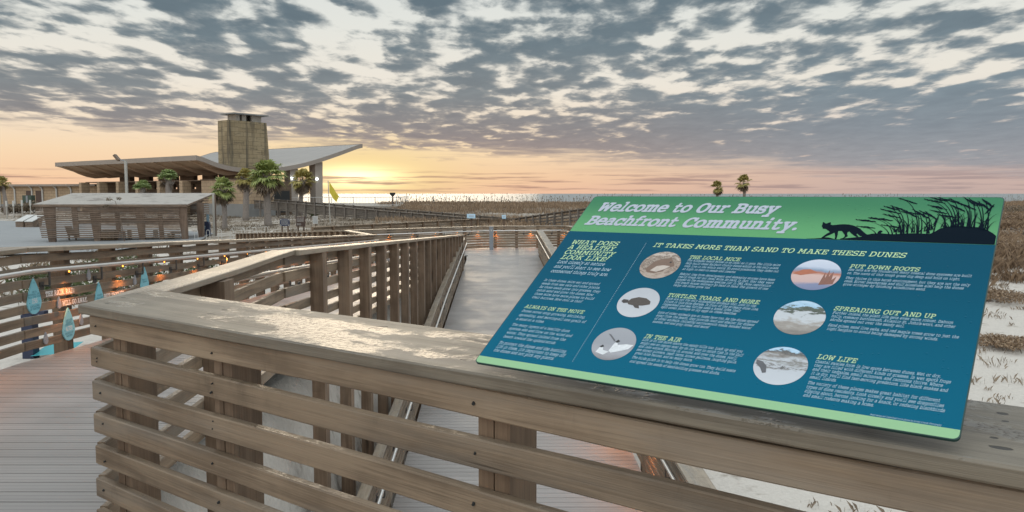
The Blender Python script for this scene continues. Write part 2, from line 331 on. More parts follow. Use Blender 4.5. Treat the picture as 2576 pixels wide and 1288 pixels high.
def mat_block(name, lo, hi, bw, bh, stain=0.0):
    m, t, b = new_mat(name); tc = t.new('ShaderNodeTexCoord'); v = tc.outputs['Object']; x, y, z = t.sep(v)
    br = t.new('ShaderNodeTexBrick'); t.put(br.inputs['Vector'], t.xyz(t.m('ADD', x, y), z, 0.0)); br.inputs['Scale'].default_value = 1.0
    br.inputs['Brick Width'].default_value = bw; br.inputs['Row Height'].default_value = bh; br.inputs['Mortar Size'].default_value = 0.018
    t.put(br.inputs['Color1'], lo); t.put(br.inputs['Color2'], hi); t.put(br.inputs['Mortar'], tuple(q * 0.55 for q in lo))
    col = br.outputs[0]; n = t.noise(v, 0.8, 6.0, 0.65)
    col = t.mix(1.0, col, t.mix(n, (0.72, 0.72, 0.72), (1.25, 1.25, 1.25)), 'MULTIPLY')
    if stain:
        s1 = t.noise(t.vm('MULTIPLY', v, (1.1, 1.1, 0.10)), 1.0, 5.0, 0.65); s2 = t.noise(t.vm('MULTIPLY', v, (0.5, 0.5, 2.8)), 1.0, 5.0, 0.7)
        f = t.m('MAXIMUM', t.sm(s1, 0.46, 0.66), t.m('MULTIPLY', t.sm(s2, 0.52, 0.66), 0.8))
        col = t.mix(t.m('MULTIPLY', f, stain), col, (0.055, 0.05, 0.04))
    t.put(b.inputs['Base Color'], col); b.inputs['Roughness'].default_value = 0.9; t.put(b.inputs['Normal'], t.bump(t.m('ADD', br.outputs['Fac'], n), 0.4, -0.02))
    return m
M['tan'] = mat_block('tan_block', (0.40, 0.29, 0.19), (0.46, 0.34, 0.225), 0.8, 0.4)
M['tandark'] = mat_block('brown_shaded_block', (0.13, 0.088, 0.06), (0.165, 0.115, 0.078), 0.8, 0.4)  # brown block, with the roof's shade darkened into the recessed walls' colour
M['chim'] = mat_block('chimney_block', (0.28, 0.215, 0.125), (0.36, 0.285, 0.175), 1.3, 0.55, 0.85)
def mat_roof():
    m, t, b = new_mat('pale_roof_metal'); tc = t.new('ShaderNodeTexCoord'); v = tc.outputs['Object']; x, y, z = t.sep(v)
    n = t.noise(t.vm('MULTIPLY', v, (1.2, 0.25, 1)), 1.0, 5.0, 0.6); se = t.m('FRACT', t.m('MULTIPLY', y, 0.55))
    col = t.mix(n, (0.24, 0.22, 0.20), (0.35, 0.325, 0.30)); col = t.mix(t.sm(se, 0.90, 0.97, 0, 0.45), col, (0.16, 0.165, 0.17))
    t.put(b.inputs['Base Color'], col); b.inputs['Roughness'].default_value = 0.5; return m
M['roof'] = mat_roof()
M['soffit'] = plain('brown_soffit', (0.55, 0.40, 0.28), 0.7, 0, 0.15, 0.6)
M['fascia'] = plain('pale_fascia', (0.33, 0.28, 0.24), 0.7, 0, 0.15, 0.6)
def mat_shed_roof():
    m, t, b = new_mat('worn_roof_sheet'); v, _ = coords(t, False)
    n = t.noise(t.vm('MULTIPLY', v, (0.7, 1.5, 1.5)), 1.0, 7.0, 0.75); n2 = t.noise(v, 5.0, 5.0, 0.7)
    col = t.mix(t.sm(n, 0.50, 0.66), t.mix(n2, (0.30, 0.27, 0.235), (0.46, 0.42, 0.37)), (0.17, 0.142, 0.118))
    t.put(b.inputs['Base Color'], col); b.inputs['Roughness'].default_value = 0.6; return m
M['shedroof'] = mat_shed_roof()
def mat_sea():
    m, t, b = new_mat('sea_water'); tc = t.new('ShaderNodeTexCoord'); v = tc.outputs['Object']
    n = t.noise(t.vm('MULTIPLY', v, (0.012, 0.05, 1)), 1.0, 6.0, 0.65)
    t.put(b.inputs['Base Color'], t.mix(n, (0.17, 0.19, 0.19), (0.25, 0.265, 0.26))); b.inputs['Roughness'].default_value = 0.32; t.put(b.inputs['Normal'], t.bump(n, 0.5, 2.0)); return m
M['sea'] = mat_sea()
M['plaza'] = plain('plaza_concrete', (0.27, 0.275, 0.275), 0.7, 0, 0.10, 0.5)
M['trunk'] = plain('palm_trunk_bark', (0.25, 0.215, 0.19), 0.9, 0, 0.45, 9.0, 0.8)
M['frond'] = leafy('palm_frond', (0.16, 0.21, 0.05), (0.38, 0.42, 0.14), 1.5)
M['frondlt'] = leafy('bright_palm_frond', (0.17, 0.26, 0.07), (0.38, 0.44, 0.18), 1.5)
M['frondolive'] = leafy('olive_palm_frond', (0.21, 0.18, 0.045), (0.46, 0.38, 0.12), 1.5)
M['deadfrond'] = leafy('dead_palm_frond', (0.13, 0.095, 0.065), (0.24, 0.18, 0.125), 1.5)
M['shrub'] = leafy('green_shrub_leaf', (0.030, 0.050, 0.014), (0.105, 0.125, 0.04), 4.0)
M['grass'] = leafy('dry_dune_grass', (0.17, 0.112, 0.070), (0.40, 0.285, 0.185), 0.12)
M['scrub'] = leafy('dry_scrub', (0.10, 0.076, 0.050), (0.26, 0.20, 0.135), 0.5)
M['twig'] = leafy('dead_twig', (0.19, 0.145, 0.105), (0.36, 0.285, 0.21), 0.5)
M['oat'] = leafy('sea_oat_stalk', (0.12, 0.09, 0.055), (0.26, 0.2, 0.13), 0.5)

# ------------------------------------------------------------------ lettering: slab letters drawn once per character, then placed one by one
GL = {}
def load_glyphs():
    obs = []
    for ch in 'ABCDEFGHIJKLMNOPQRSTUVWXYZabcdefghijklmnopqrstuvwxyz0123456789.,?!-':
        c = ch
        if 'A' <= ch <= 'Z': c = chr(0x1D670 + ord(ch) - 65)
        elif 'a' <= ch <= 'z': c = chr(0x1D68A + ord(ch) - 97)
        elif '0' <= ch <= '9': c = chr(0x1D7F6 + ord(ch) - 48)
        cu = bpy.data.curves.new('g', 'FONT'); cu.body = c; cu.size = 1.0; cu.resolution_u = 2
        o = bpy.data.objects.new('g', cu); COL.objects.link(o); obs.append((ch, o, cu))
    cu = bpy.data.curves.new('g', 'FONT'); cu.body = "'"; cu.resolution_u = 2; o = bpy.data.objects.new('g', cu); COL.objects.link(o); obs.append(("'", o, cu))
    dg = bpy.context.evaluated_depsgraph_get()
    for ch, o, cu in obs:
        me = bpy.data.meshes.new_from_object(o.evaluated_get(dg))
        v = np.array([q.co[:2] for q in me.vertices]) if len(me.vertices) else np.zeros((0, 2)); f = [tuple(p.vertices) for p in me.polygons]
        wdt = 0.0
        if len(v):
            sx = 1.32 if ch in 'mwMW' else (0.80 if ch in 'iljtfrI1' else 1.0)
            if 'A' <= ch <= 'Z' and ch not in 'MWI': sx = 1.12
            v = v.copy(); v[:, 0] = (v[:, 0] - v[:, 0].min()) * sx; wdt = v[:, 0].max()
        GL[ch] = (v, f, wdt); bpy.data.meshes.remove(me)
    for ch, o, cu in obs: bpy.data.objects.remove(o); bpy.data.curves.remove(cu)
load_glyphs()
def glyph(ch): return GL[ch]

# ------------------------------------------------------------------ terrain, sea, plaza
def ss(a, b, x):
    t = min(1, max(0, (x - a) / (b - a))); return t * t * (3 - 2 * t)
def ramp_z(Y): return 0.0 if Y < 7.3 else -0.0455 * (min(Y, 30.4) - 7.3)
def low_z(Y): return -1.05 - 0.060 * max(0, 34.0 - Y)
def g(x, y):
    zl = -0.5 - 1.3 * ss(8, 44, y) + 1.0 * ss(62, 98, y)
    if y < 3: zl -= 0.9 * ss(3, -4, y)
    zr = -3.05 + 1.2 * ss(9, 37, y) + 0.95 * ss(37, 75, y) + 1.02 * ss(76, 112, y) - 5.6 * ss(118, 172, y)
    # right-hand dunes near the boardwalk
    zr += 0.9 * ss(9, 22, x) * ss(12, 34, y) * (1 - ss(60, 80, y))
    if y < 46: b = ss(-2.6, -1.7, x) if y < 38 else ss(-2.6 - (y - 38) * 1.6, -1.7, x)
    else: b = ss(-31, -16, x)
    z = zl * (1 - b) + zr * b
    if x < -9 and y > 118: z -= 4.6 * ss(128, 172, y)
    under = ss(-7.6, -6.2, x) * (1 - ss(3.2, 4.4, x)) * ss(26, 31, y) * (1 - ss(39.5, 42, y))
    z = z * (1 - under) + min(z, -1.75) * under
    n = mnoise.noise(Vector((x * 0.07, y * 0.07, 1))) * 0.30 * ss(40, 80, y) + mnoise.noise(Vector((x * 0.25, y * 0.25, 5))) * 0.13 * ss(5, 30, y + abs(x)) + mnoise.noise(Vector((x * 0.9, y * 0.9, 2))) * 0.03
    return z + n * (1 - under)
def build_ground():
    def axis(lst):
        o = []
        for a, b, st in lst: o += list(np.arange(a, b, st))
        return o + [lst[-1][1]]
    xs = axis([(-400, -90, 25), (-90, -30, 3), (-30, -10, 1.2), (-10, -3, 0.5), (-3, -1.4, 0.2), (-1.4, 16, 0.5), (16, 110, 2.0), (110, 500, 30)])
    ys = axis([(-400, -20, 30), (-20, 2, 2), (2, 30, 0.5), (30, 60, 0.9), (60, 125, 1.6), (125, 180, 5)])
    v = [(x, y, g(x, y)) for y in ys for x in xs]; nx = len(xs)
    f = [(j * nx + i, j * nx + i + 1, j * nx + nx + i + 1, j * nx + nx + i) for j in range(len(ys) - 1) for i in range(nx - 1)]
    mb = MB(); mb.add(v, f); mb.build('ground', M['sand'], smooth=True, kind='structure')
build_ground()
s_ = MB(); s_.poly([(-40000, 100, -4.2), (40000, 100, -4.2), (40000, 40000, -4.2), (-40000, 40000, -4.2)]); s_.build('sea', M['sea'], kind='structure')
def drape(name, poly, mat, dz, step=1.5):
    bm = bmesh.new(); vs = [bm.verts.new((x, y, 0)) for x, y in poly]; bm.faces.new(vs)
    xs = [p[0] for p in poly]; ys = [p[1] for p in poly]
    for ax, lo, hi in ((0, min(xs), max(xs)), (1, min(ys), max(ys))):
        c = lo + step
        while c < hi:
            co = (c, 0, 0) if ax == 0 else (0, c, 0); no = (1, 0, 0) if ax == 0 else (0, 1, 0)
            bmesh.ops.bisect_plane(bm, geom=bm.verts[:] + bm.edges[:] + bm.faces[:], plane_co=co, plane_no=no); c += step
    for q in bm.verts: q.co.z = g(q.co.x, q.co.y) + dz
    me = bpy.data.meshes.new(name); bm.to_mesh(me); bm.free(); me.materials.append(mat)
    o = bpy.data.objects.new(name, me); COL.objects.link(o); o['kind'] = 'structure'; return o
drape('plaza_pavement', [(-75, 40), (-30, 40), (-24, 44), (-20.5, 52), (-22.5, 60), (-27, 66), (-37, 76), (-46, 82), (-75, 85)], M['plaza'], 0.10)

# ------------------------------------------------------------------ boardwalk decks
def deck(name, y0, y1, xl, xr, zf, bw=0.14, gap=0.008, th=0.03):
    mb = MB(); y = y0
    while y < y1:
        a, b = y, min(y + bw - gap, y1)
        vs = [(xl(a), a, zf(a)), (xr(a), a, zf(a)), (xr(b), b, zf(b)), (xl(b), b, zf(b))]
        if vs[1][0] > vs[0][0] and vs[2][0] > vs[3][0]:
            mb.add([(p[0], p[1], p[2] - th) for p in vs] + vs, [(3, 2, 1, 0), (4, 5, 6, 7), (0, 1, 5, 4), (1, 2, 6, 5), (2, 3, 7, 6), (3, 0, 4, 7)])
        y += bw
    # black sheet just below the boards, standing in for shade in the gaps
    n = 24
    for i in range(n):
        a = y0 + (y1 - y0) * i / n; b = y0 + (y1 - y0) * (i + 1) / n
        vs = [(xl(a) + .03, a, zf(a) - th - .012), (xr(a) - .03, a, zf(a) - th - .012), (xr(b) - .03, b, zf(b) - th - .012), (xl(b) + .03, b, zf(b) - th - .012)]
        if vs[1][0] > vs[0][0] and vs[2][0] > vs[3][0]: mb.add(vs, [(0, 1, 2, 3)], 1)
    return mb.build(name, [M['deck'], M['black']], kind='structure')
C0 = Vector((-2.006, 3.646, 0)); DV = Vector((0.8025, -0.5967, 0)); NV = Vector((0.5967, 0.8025, 0))
def front_x(y): return C0.x + (C0.y - y) / 0.5967 * 0.8025
def lx(y): return -4.60 if y < 7.5 else -4.60 - (y - 7.5) * 0.0255
def ax(y): return -2.03 - (y - 3.7) * 0.018 if y < 7.2 else -2.093 + (y - 7.2) * 0.0049
deck('platform_deck', -3.0, 3.70, lambda y: lx(y), lambda y: min(front_x(y), 3.4) - 0.0, lambda y: 0.0)
deck('upper_ramp_deck', 3.70, 30.4, lambda y: lx(y), lambda y: ax(y) - 0.03, ramp_z)
def bx(y): return -1.45 + (5 - y) * 0.021 if y < 14 else (-1.64 - (y - 14) * 0.0183 if y < 20 else -1.75 - (y - 20) * 0.010)
def rx(y): return 2.07 - (y - 5) * 0.0328
def land_l(y): return -5.2 - max(0, y - 30.3) * 0.486 if y < 34 else -7.0 + (y - 34) * 1.30
def land_r(y): return rx(34.5) if y < 33.6 else 3.1 - (y - 33.6) * 0.11
deck('landing_deck', 30.41, 38.6, land_l, lambda y: bx(34) - .12 if y < 34.0 else 3.1, lambda y: -1.05)
deck('lower_ramp_deck', 2.5, 34.0, bx, rx, low_z)

# ------------------------------------------------------------------ railings
ALL_LAMPS = []
def lamp(parent, Mx, x, y, z, toward, energy=5.0, light=True):
    """small amber downlight under a handrail; its light belongs to it"""
    mb = MB(); mb.tube([(x, y, z), (x, y, z - 0.016)], [0.009, 0.007], 8); o = mb.build('rail_lamp', M['amber'], parent, Mx)
    if light:
        l = bpy.data.lights.new('rail_lamp_light', 'SPOT'); l.energy = energy; l.color = (1.0, 0.33, 0.07); l.spot_size = R(128); l.spot_blend = 1.0; l.shadow_soft_size = 0.012
        q = bpy.data.objects.new('rail_lamp_light', l); COL.objects.link(q); q.parent = o
        q.matrix_parent_inverse = Matrix.Identity(4)
        q.location = (x, y - 0.03 * toward, z - 0.03); q.rotation_euler = (R(-14) * toward, 0, 0)
    return o
def seg(root, p0, p1, cap=None, slats=None, posts=None, hand=None, lamps=None, mats=('wood', 'capfar', 'woodv'), capz=1.07, capth=0.045):
    Mx, L, sl = frame(p0, p1); wm, cm, pm = (M[k] for k in mats)
    if cap:
        mb = MB(); x = -cap[2] if len(cap) > 2 else 0.0
        while x < L - 0.01:                                # cap boards butt end to end, ~3.6 m each
            e = min(L, x + 3.65); mb.plank(x, e - 0.003, cap[0], cap[1], capz - capth, capz, sl, 0.005, max(2, int((e - x) * 2)), 0.003); x = e
        mb.build('cap_rail', cm, root, Mx)
    if slats:
        y0, y1, zs, h, single = slats
        allm = MB()
        for z in zs:
            mb = MB() if single else allm
            x = 0.0; k = 0
            while x < L - 0.01:
                e = min(L, x + 4.2 - (0.9 if (k == 0 and not single) else 0)); mb.plank(x, e - 0.004, y0, y1, z - h / 2, z + h / 2, sl, 0.003, max(2, int((e - x) * 1.5)), 0.003); x = e; k += 1
            if single: mb.build('slat', wm, root, Mx)
        if not single: allm.build('slat_panel', wm, root, Mx)
    if posts:
        y0, y1, wx, x0, sp, zb, zt = posts; x = x0
        while x < L:
            base = zb(Mx @ Vector((x, (y0 + y1) / 2, 0))) if callable(zb) else zb + sl * x
            mb = MB(); mb.box(x, min(x + wx, L), y0, y1, base, zt + sl * x)
            mb.build('post', pm, root, Mx); x += sp
    if hand:
        y, z, r, side = hand[:4]; ext = hand[4] if len(hand) > 4 else (0, 0)
        mb = MB(); n = max(2, int(L / 2))
        xs = [ext[0] + (L + ext[1] - ext[0]) * i / n for i in range(n + 1)]
        mb.tube([(x, y, z + sl * x) for x in xs], r, 12, cap=False)
        hr = mb.build('handrail', M['steel'], root, Mx, smooth=True)
        bs = hand[5] if len(hand) > 5 else None
        if bs:
            x = bs[0]
            while x < L:
                mb = MB(); zz = z + sl * x; yw = hand[6]
                mb.box(x - .012, x + .012, y - .006, y + .006, zz - .15, zz - r * .7)
                mb.box(x - .012, x + .012, min(y, yw), max(y, yw), zz - .165, zz - .1502)
                mb.box(x - .035, x + .035, min(yw, yw + .012 * side), max(yw, yw + .012 * side), zz - .20, zz - .12)
                mb.build('handrail_bracket', M['bracket'], hr, Mx)
                x += bs[1]
    if lamps:
        x, sp, y, z, tw, en = lamps
        while x < L:
            lamp(root, Mx, x, y, z + sl * x, tw, en); x += sp
    return Mx, L, sl

# --- front railing with the broad wet cap
fr = thing('wooden_railing', 'broad capped wooden railing nearest the viewer, carrying the big blue and green sign', 'railing', C0)
FM = Matrix(((DV.x, NV.x, 0, C0.x), (DV.y, NV.y, 0, C0.y), (0, 0, 1, 0), (0, 0, 0, 1))); FL = 6.2
def build_front():
    mb = MB(); n = 110; rows = 8; vs = []
    zt, th, wd = 1.07, 0.043, 0.512
    prof = [(0.0, zt - 0.006), (0.006, zt), (0.10, zt), (0.25, zt), (0.40, zt), (wd - 0.006, zt), (wd, zt - 0.006), (wd, zt - th + 0.004), (0.004, zt - th), (0.0, zt - th + 0.005)]
    for i in range(n + 1):
        s = i / n
        for k, (y, z) in enumerate(prof):
            x = -0.27 * (y / wd) * (1 - s) + FL * s
            oy = mnoise.noise(Vector((x * 1.3, 3.0, 0))) * 0.004 + mnoise.noise(Vector((x * 9, 3.0, 4))) * 0.0022 if k in (0, 1, 8, 9) else 0
            oz = mnoise.noise(Vector((x * 0.9, y * 2, 7))) * 0.004
            vs.append((x, y + oy, z + oz))
    m_ = len(prof)
    fs = [(i * m_ + j, i * m_ + m_ + j, i * m_ + m_ + (j + 1) % m_, i * m_ + (j + 1) % m_) for i in range(n) for j in range(m_)]
    fs += [tuple(range(m_)), tuple(n * m_ + j for j in range(m_ - 1, -1, -1))]
    mb.add(vs, fs); mb.build('cap_rail', M['cap'], fr, FM)
    for k in range(7):
        z1 = 1.022 - 0.1537 * k
        mb = MB(); mb.plank(0.055 + 0.004 * random.random(), FL, 0.022, 0.060, z1 - 0.089, z1, 0, 0.0045, 40, 0.005); so_ = mb.build('slat', M['wood'], fr, FM)
        for xp in (0.13, 1.03, 2.36, 3.75):              # nail heads, two at each post
            for dz in ((0.0,) if random.random() < .7 else (-0.020, 0.018)):
                nm = MB(); xq = xp + random.uniform(-.02, .02); zq = z1 - 0.045 + dz + random.uniform(-.014, .014); rq = random.uniform(.003, .0065)
                nm.tube([(xq, 0.026, zq), (xq + .003, 0.0168, zq - .002)], [rq, rq * .8], 8); nm.build('nail_head', M['black'], so_, FM)
    # nail heads in the boards at each post
    for xp in (0.19, 0.98, 2.33, 3.70, 5.0):
        mb = MB(); mb.box(xp, xp + 0.056, 0.062, 0.20, -0.3, 1.022); mb.box(xp + 0.060, xp + 0.115, 0.064, 0.198, -0.3, 1.021); mb.build('post', M['woodv'], fr, FM)
build_front()

# --- railing between the two ramps (level return, then down the upper ramp)
ra = thing('wooden_railing', 'post and slat wooden railing running away down the middle between the two ramps', 'railing', (-2.05, 3.72, 0))
ZA = [1.022 - 0.0445 - 0.1537 * k for k in range(7)]
def a_base(p): return low_z(p.y) - 0.25
seg(ra, (-1.958, 3.672, 0), (-2.118, 7.2, 0), cap=(-0.15, 0.055, -0.08), slats=(-0.038, 0.0, ZA, 0.089, True), posts=(-0.19, -0.040, 0.20, 1.35, 5.0, -2.6, 1.02), mats=('wood', 'capfar', 'woodv'), capth=0.04, capz=1.0655)
MA, LA, sA = seg(ra, (-2.118, 7.204, 0), (-2.005, 30.3, -1.047), cap=(-0.19, 0.0), slats=(-0.055, -0.018, ZA, 0.089, True), posts=(-0.19, -0.057, 0.18, 0.85, 1.27, a_base, 1.02),
    hand=(0.075, 0.86, 0.02, 1, (-3.0, 0), (0.6, 1.2), -0.018), lamps=(0.25, 1.22, 0.035, 0.835, -1, 3.0), capth=0.05)

# --- left railing of the upper ramp (with the rain lettering)
rl = thing('wooden_railing', 'wooden railing along the far left of the upper ramp, with white lettering and blue drops', 'railing', (-4.64, 7.5, 0))
ZL = [0.957 - 0.12 * k for k in range(8)]
seg(rl, (-4.64, 1.0, 0), (-4.64, 7.48, 0), cap=(-0.07, 0.28), slats=(0.0, 0.038, ZL, 0.08, True), posts=(0.04, 0.19, 0.11, 0.6, 1.03, -1.2, 1.02), hand=(-0.085, 0.845, 0.021, -1, (0, 0.01), (0.4, 1.05), 0.0), lamps=(0.65, 1.2, -0.058, 0.815, 1, 20.0))
ML, LL, sL = seg(rl, (-4.64, 7.5, 0), (-5.215, 30.3, -1.04), cap=(-0.07, 0.28), slats=(0.0, 0.038, ZL, 0.08, True), posts=(0.04, 0.19, 0.11, 0.82, 1.03, -1.3, 1.02), hand=(-0.085, 0.845, 0.021, -1, (-0.01, 0.2), (0.30, 1.05), 0.0), lamps=(0.72, 1.2, -0.058, 0.815, 1, 20.0))

# --- the railing on the far side of the landing
rf = thing('wooden_railing', 'wooden railing with orange lamps closing the far side of the low landing', 'railing', (-1.4, 38.3, -1.05))
ZF = [0.955 - 0.125 * k for k in range(8)]
kw = dict(slats=(0.0, 0.04, ZF, 0.085, False), mats=('wood', 'capfar', 'woodv'))
seg(rf, (-5.23, 30.32, -1.05), (-7.0, 34.0, -1.05), cap=(-0.02, 0.24), posts=(0.04, 0.17, 0.12, 0.9, 1.5, -0.7, 1.02), **kw)
seg(rf, (-7.0, 34.0, -1.05), (-1.4, 38.3, -1.05), cap=(-0.02, 0.24), posts=(0.04, 0.17, 0.13, 0.6, 1.35, -0.7, 1.02), hand=(-0.09, 0.84, 0.022, -1, (0.1, 0), (0.6, 1.4), 0.0), lamps=(0.75, 1.2, -0.04, 0.81, 1, 16.0), **kw)
seg(rf, (-1.4, 38.3, -1.05), (2.6, 39.0, -1.05), cap=(-0.02, 0.24), posts=(0.04, 0.17, 0.13, 0.55, 1.05, -0.7, 1.02), hand=(-0.09, 0.84, 0.022, -1, (0, -0.1), (0.6, 1.4), 0.0), lamps=(0.62, 1.72, -0.04, 0.81, 1, 26.0), **kw)
seg(rf, (2.6, 39.0, -1.05), (3.3, 33.8, -1.05), cap=(-0.02, 0.24), posts=(0.04, 0.17, 0.12, 0.5, 1.6, -0.7, 1.02), hand=(-0.09, 0.84, 0.022, -1, (0.1, 0), (0.6, 1.4), 0.0), lamps=(0.8, 1.6, -0.04, 0.81, 1, 6.0), **kw)

# --- railings of the lower ramp
ZB = [0.985 - 0.12 * k for k in range(8)]
rb = thing('wooden_railing', 'slatted wooden railing with steel handrail on the left edge of the lower ramp', 'railing', (-1.75, 20, low_z(20)))
def B(y): return (bx(y), y, low_z(y))
for a, b_ in ((31.2, 20), (19.99, 14), (13.99, 3)):
    seg(rb, B(a), B(b_), cap=(-0.10, 0.02), slats=(-0.045, -0.01, ZB, 0.085, False), hand=(0.085, 0.86, 0.021, 1, (0, 0.01), (0.7, 1.5), -0.01), mats=('wood', 'capfar', 'woodv'), posts=(-0.16, -0.05, 0.1, 0.7, 1.5, -0.5, 1.0))
rr = thing('wooden_railing', 'slatted wooden railing on the right edge of the lower ramp, partly behind the sign', 'railing', (rx(20), 20, low_z(20)))
def RR(y): return (rx(y), y, low_z(y))
seg(rr, RR(34.0), RR(3), cap=(-0.06, 0.20), slats=(0.0, 0.04, ZB, 0.085, False), hand=(-0.085, 0.86, 0.021, -1, (0, 0), (0.7, 1.5), 0.0), lamps=(11.5, 1.5, -0.05, 0.82, 1, 22.0), posts=(0.04, 0.18, 0.12, 0.05, 1.5, -0.6, 1.02))

# --- railing of the walkway that leads left to the shelter (its posts face us)
rw = thing('wooden_railing', 'low dark railing with close-set posts behind the left ramp, in front of the palms', 'railing', (-7, 34, -1.05))
seg(rw, (-7.02, 34.05, -1.05), (-16.2, 46.5, -1.80), cap=(-0.06, 0.16), slats=(-0.05, -0.01, ZF, 0.085, False), posts=(0.0, 0.13, 0.13, 0.35, 0.63, -0.3, 1.02))

# --- far boardwalk fences
def fence(label, p0, p1, step, zb, mats, cap=(-0.05, 0.12), zs=None, h=0.15, capz=1.07, pt=1.12):
    t = thing('boardwalk_fence', label, 'fence', p0)
    seg(t, p0, p1, cap=cap, slats=(-0.05, -0.01, zs or [0.93, 0.75, 0.57, 0.39, 0.21], h, False), posts=(-0.008, 0.13, 0.15, 0.3, step, zb, pt), mats=mats, capz=capz)
    return t
def gbase(p): return g(p.x, p.y) - 0.3
GM = ('woodgrey', 'woodgrey', 'woodgreyv')
f1 = fence('grey plank boardwalk fence sloping down from the pavilion to the right', (-1.63, 68, -1.70), (-28.5, 88, -0.19), 1.52, gbase, GM)
f1b = fence('second rail of the sloping grey boardwalk, only its post tops showing behind', (-0.2, 70.2, -1.62), (-27.0, 90.2, -0.11), 1.52, gbase, GM)
f2 = fence('brown boardwalk fence crossing behind the landing, with posts on the near side', (-0.14, 70, -1.73), (-2.7, 66, -1.55), 1.5, gbase, ('wood', 'wood', 'woodv'))
seg(f2, (-2.71, 66, -1.55), (-12.1, 48, -1.49), cap=(-0.05, 0.12), slats=(-0.05, -0.01, [0.93, 0.75, 0.57, 0.39, 0.21], 0.15, False), posts=(-0.008, 0.13, 0.15, 0.3, 2.0, gbase, 1.05), mats=('wood', 'wood', 'woodv'))
f3 = fence('dark weathered boardwalk fence with gaps climbing to the right behind the sign', (6.9, 57, -0.30), (-0.12, 70, -1.72), 1.15, gbase, GM, zs=[0.98, 0.74, 0.50, 0.26], h=0.13)

def text(mb, s, u, v, cap, width=None, shear=0.2, bold=0, z=0.0, sb=0.075, mapf=None, center=False):
    H_ = glyph('H')[0][:, 1].max(); k = cap / H_
    xs = []; x = 0.0
    for ch in s:
        if ch == ' ': x += 0.34; xs.append(None); continue
        xs.append(x); x += glyph(ch)[2] + sb
    tot = (x - sb) * k; kx = k * (width / tot if width else 1.0)
    off = -(x - sb) * kx / 2 if center else 0.0
    strikes = [(0, 0)]
    if bold == 1: strikes = [(-.007, 0), (.007, 0)]
    if bold == 2: strikes = [(-.040, -.018), (.040, .018), (-.040, .018), (.040, -.018), (0, .026), (0, -.026)]
    for ch, x in zip(s, xs):
        if x is None: continue
        gv, gf, gw = glyph(ch)
        for n, (dx, dy) in enumerate(strikes):
            pts = [(u + off + (x + dx + a) * kx + shear * (b + dy) * k, v + (b + dy) * k, z + n * 0.00008) for a, b in gv]
            if mapf: pts = [mapf(*p) for p in pts]
            mb.add(pts, gf)

# ------------------------------------------------------------------ the big sign on the front railing
SP = (-0.1083, 2.2417, 1.100); YAW, TILT, SW, SL = -0.638, 0.6152, 1.2197, 0.8159
sd = Vector((math.cos(YAW), math.sin(YAW), 0)); sn = Vector((-math.sin(YAW), math.cos(YAW), 0)); su = sn * math.cos(TILT) + Vector((0, 0, math.sin(TILT))); sw_ = sd.cross(su)
SM = Matrix(((sd.x, su.x, sw_.x, SP[0]), (sd.y, su.y, sw_.y, SP[1]), (sd.z, su.z, sw_.z, SP[2]), (0, 0, 0, 1)))
def mat_print(name, c, c2=None, v0=0, v1=1, drops=True, rough=0.5, spec=0.06):
    m, t, b = new_mat(name); tc = t.new('ShaderNodeTexCoord'); v = tc.outputs['Object']; x, y, z = t.sep(v)
    col = t.mix(t.sm(y, v0, v1), c, c2) if c2 else t.mix(0.0, c, c)
    vo = t.new('ShaderNodeTexVoronoi'); t.put(vo.inputs['Vector'], t.vm('MULTIPLY', v, (1, 1, 0))); vo.inputs['Scale'].default_value = 85.0
    wn = t.sep(vo.outputs['Color'])[0]; big = t.noise(v, 9.0, 3.0, 0.6)
    dm = t.m('MULTIPLY', t.m('GREATER_THAN', t.m('ADD', wn, t.m('MULTIPLY', big, 0.5)), 1.12), t.sm(vo.outputs['Distance'], 0.30, 0.08))
    t.put(b.inputs['Base Color'], col); b.inputs['Roughness'].default_value = rough; b.inputs['Specular IOR Level'].default_value = spec
    if drops: t.put(b.inputs['Normal'], t.bump(dm, 0.35, 0.003))
    return m
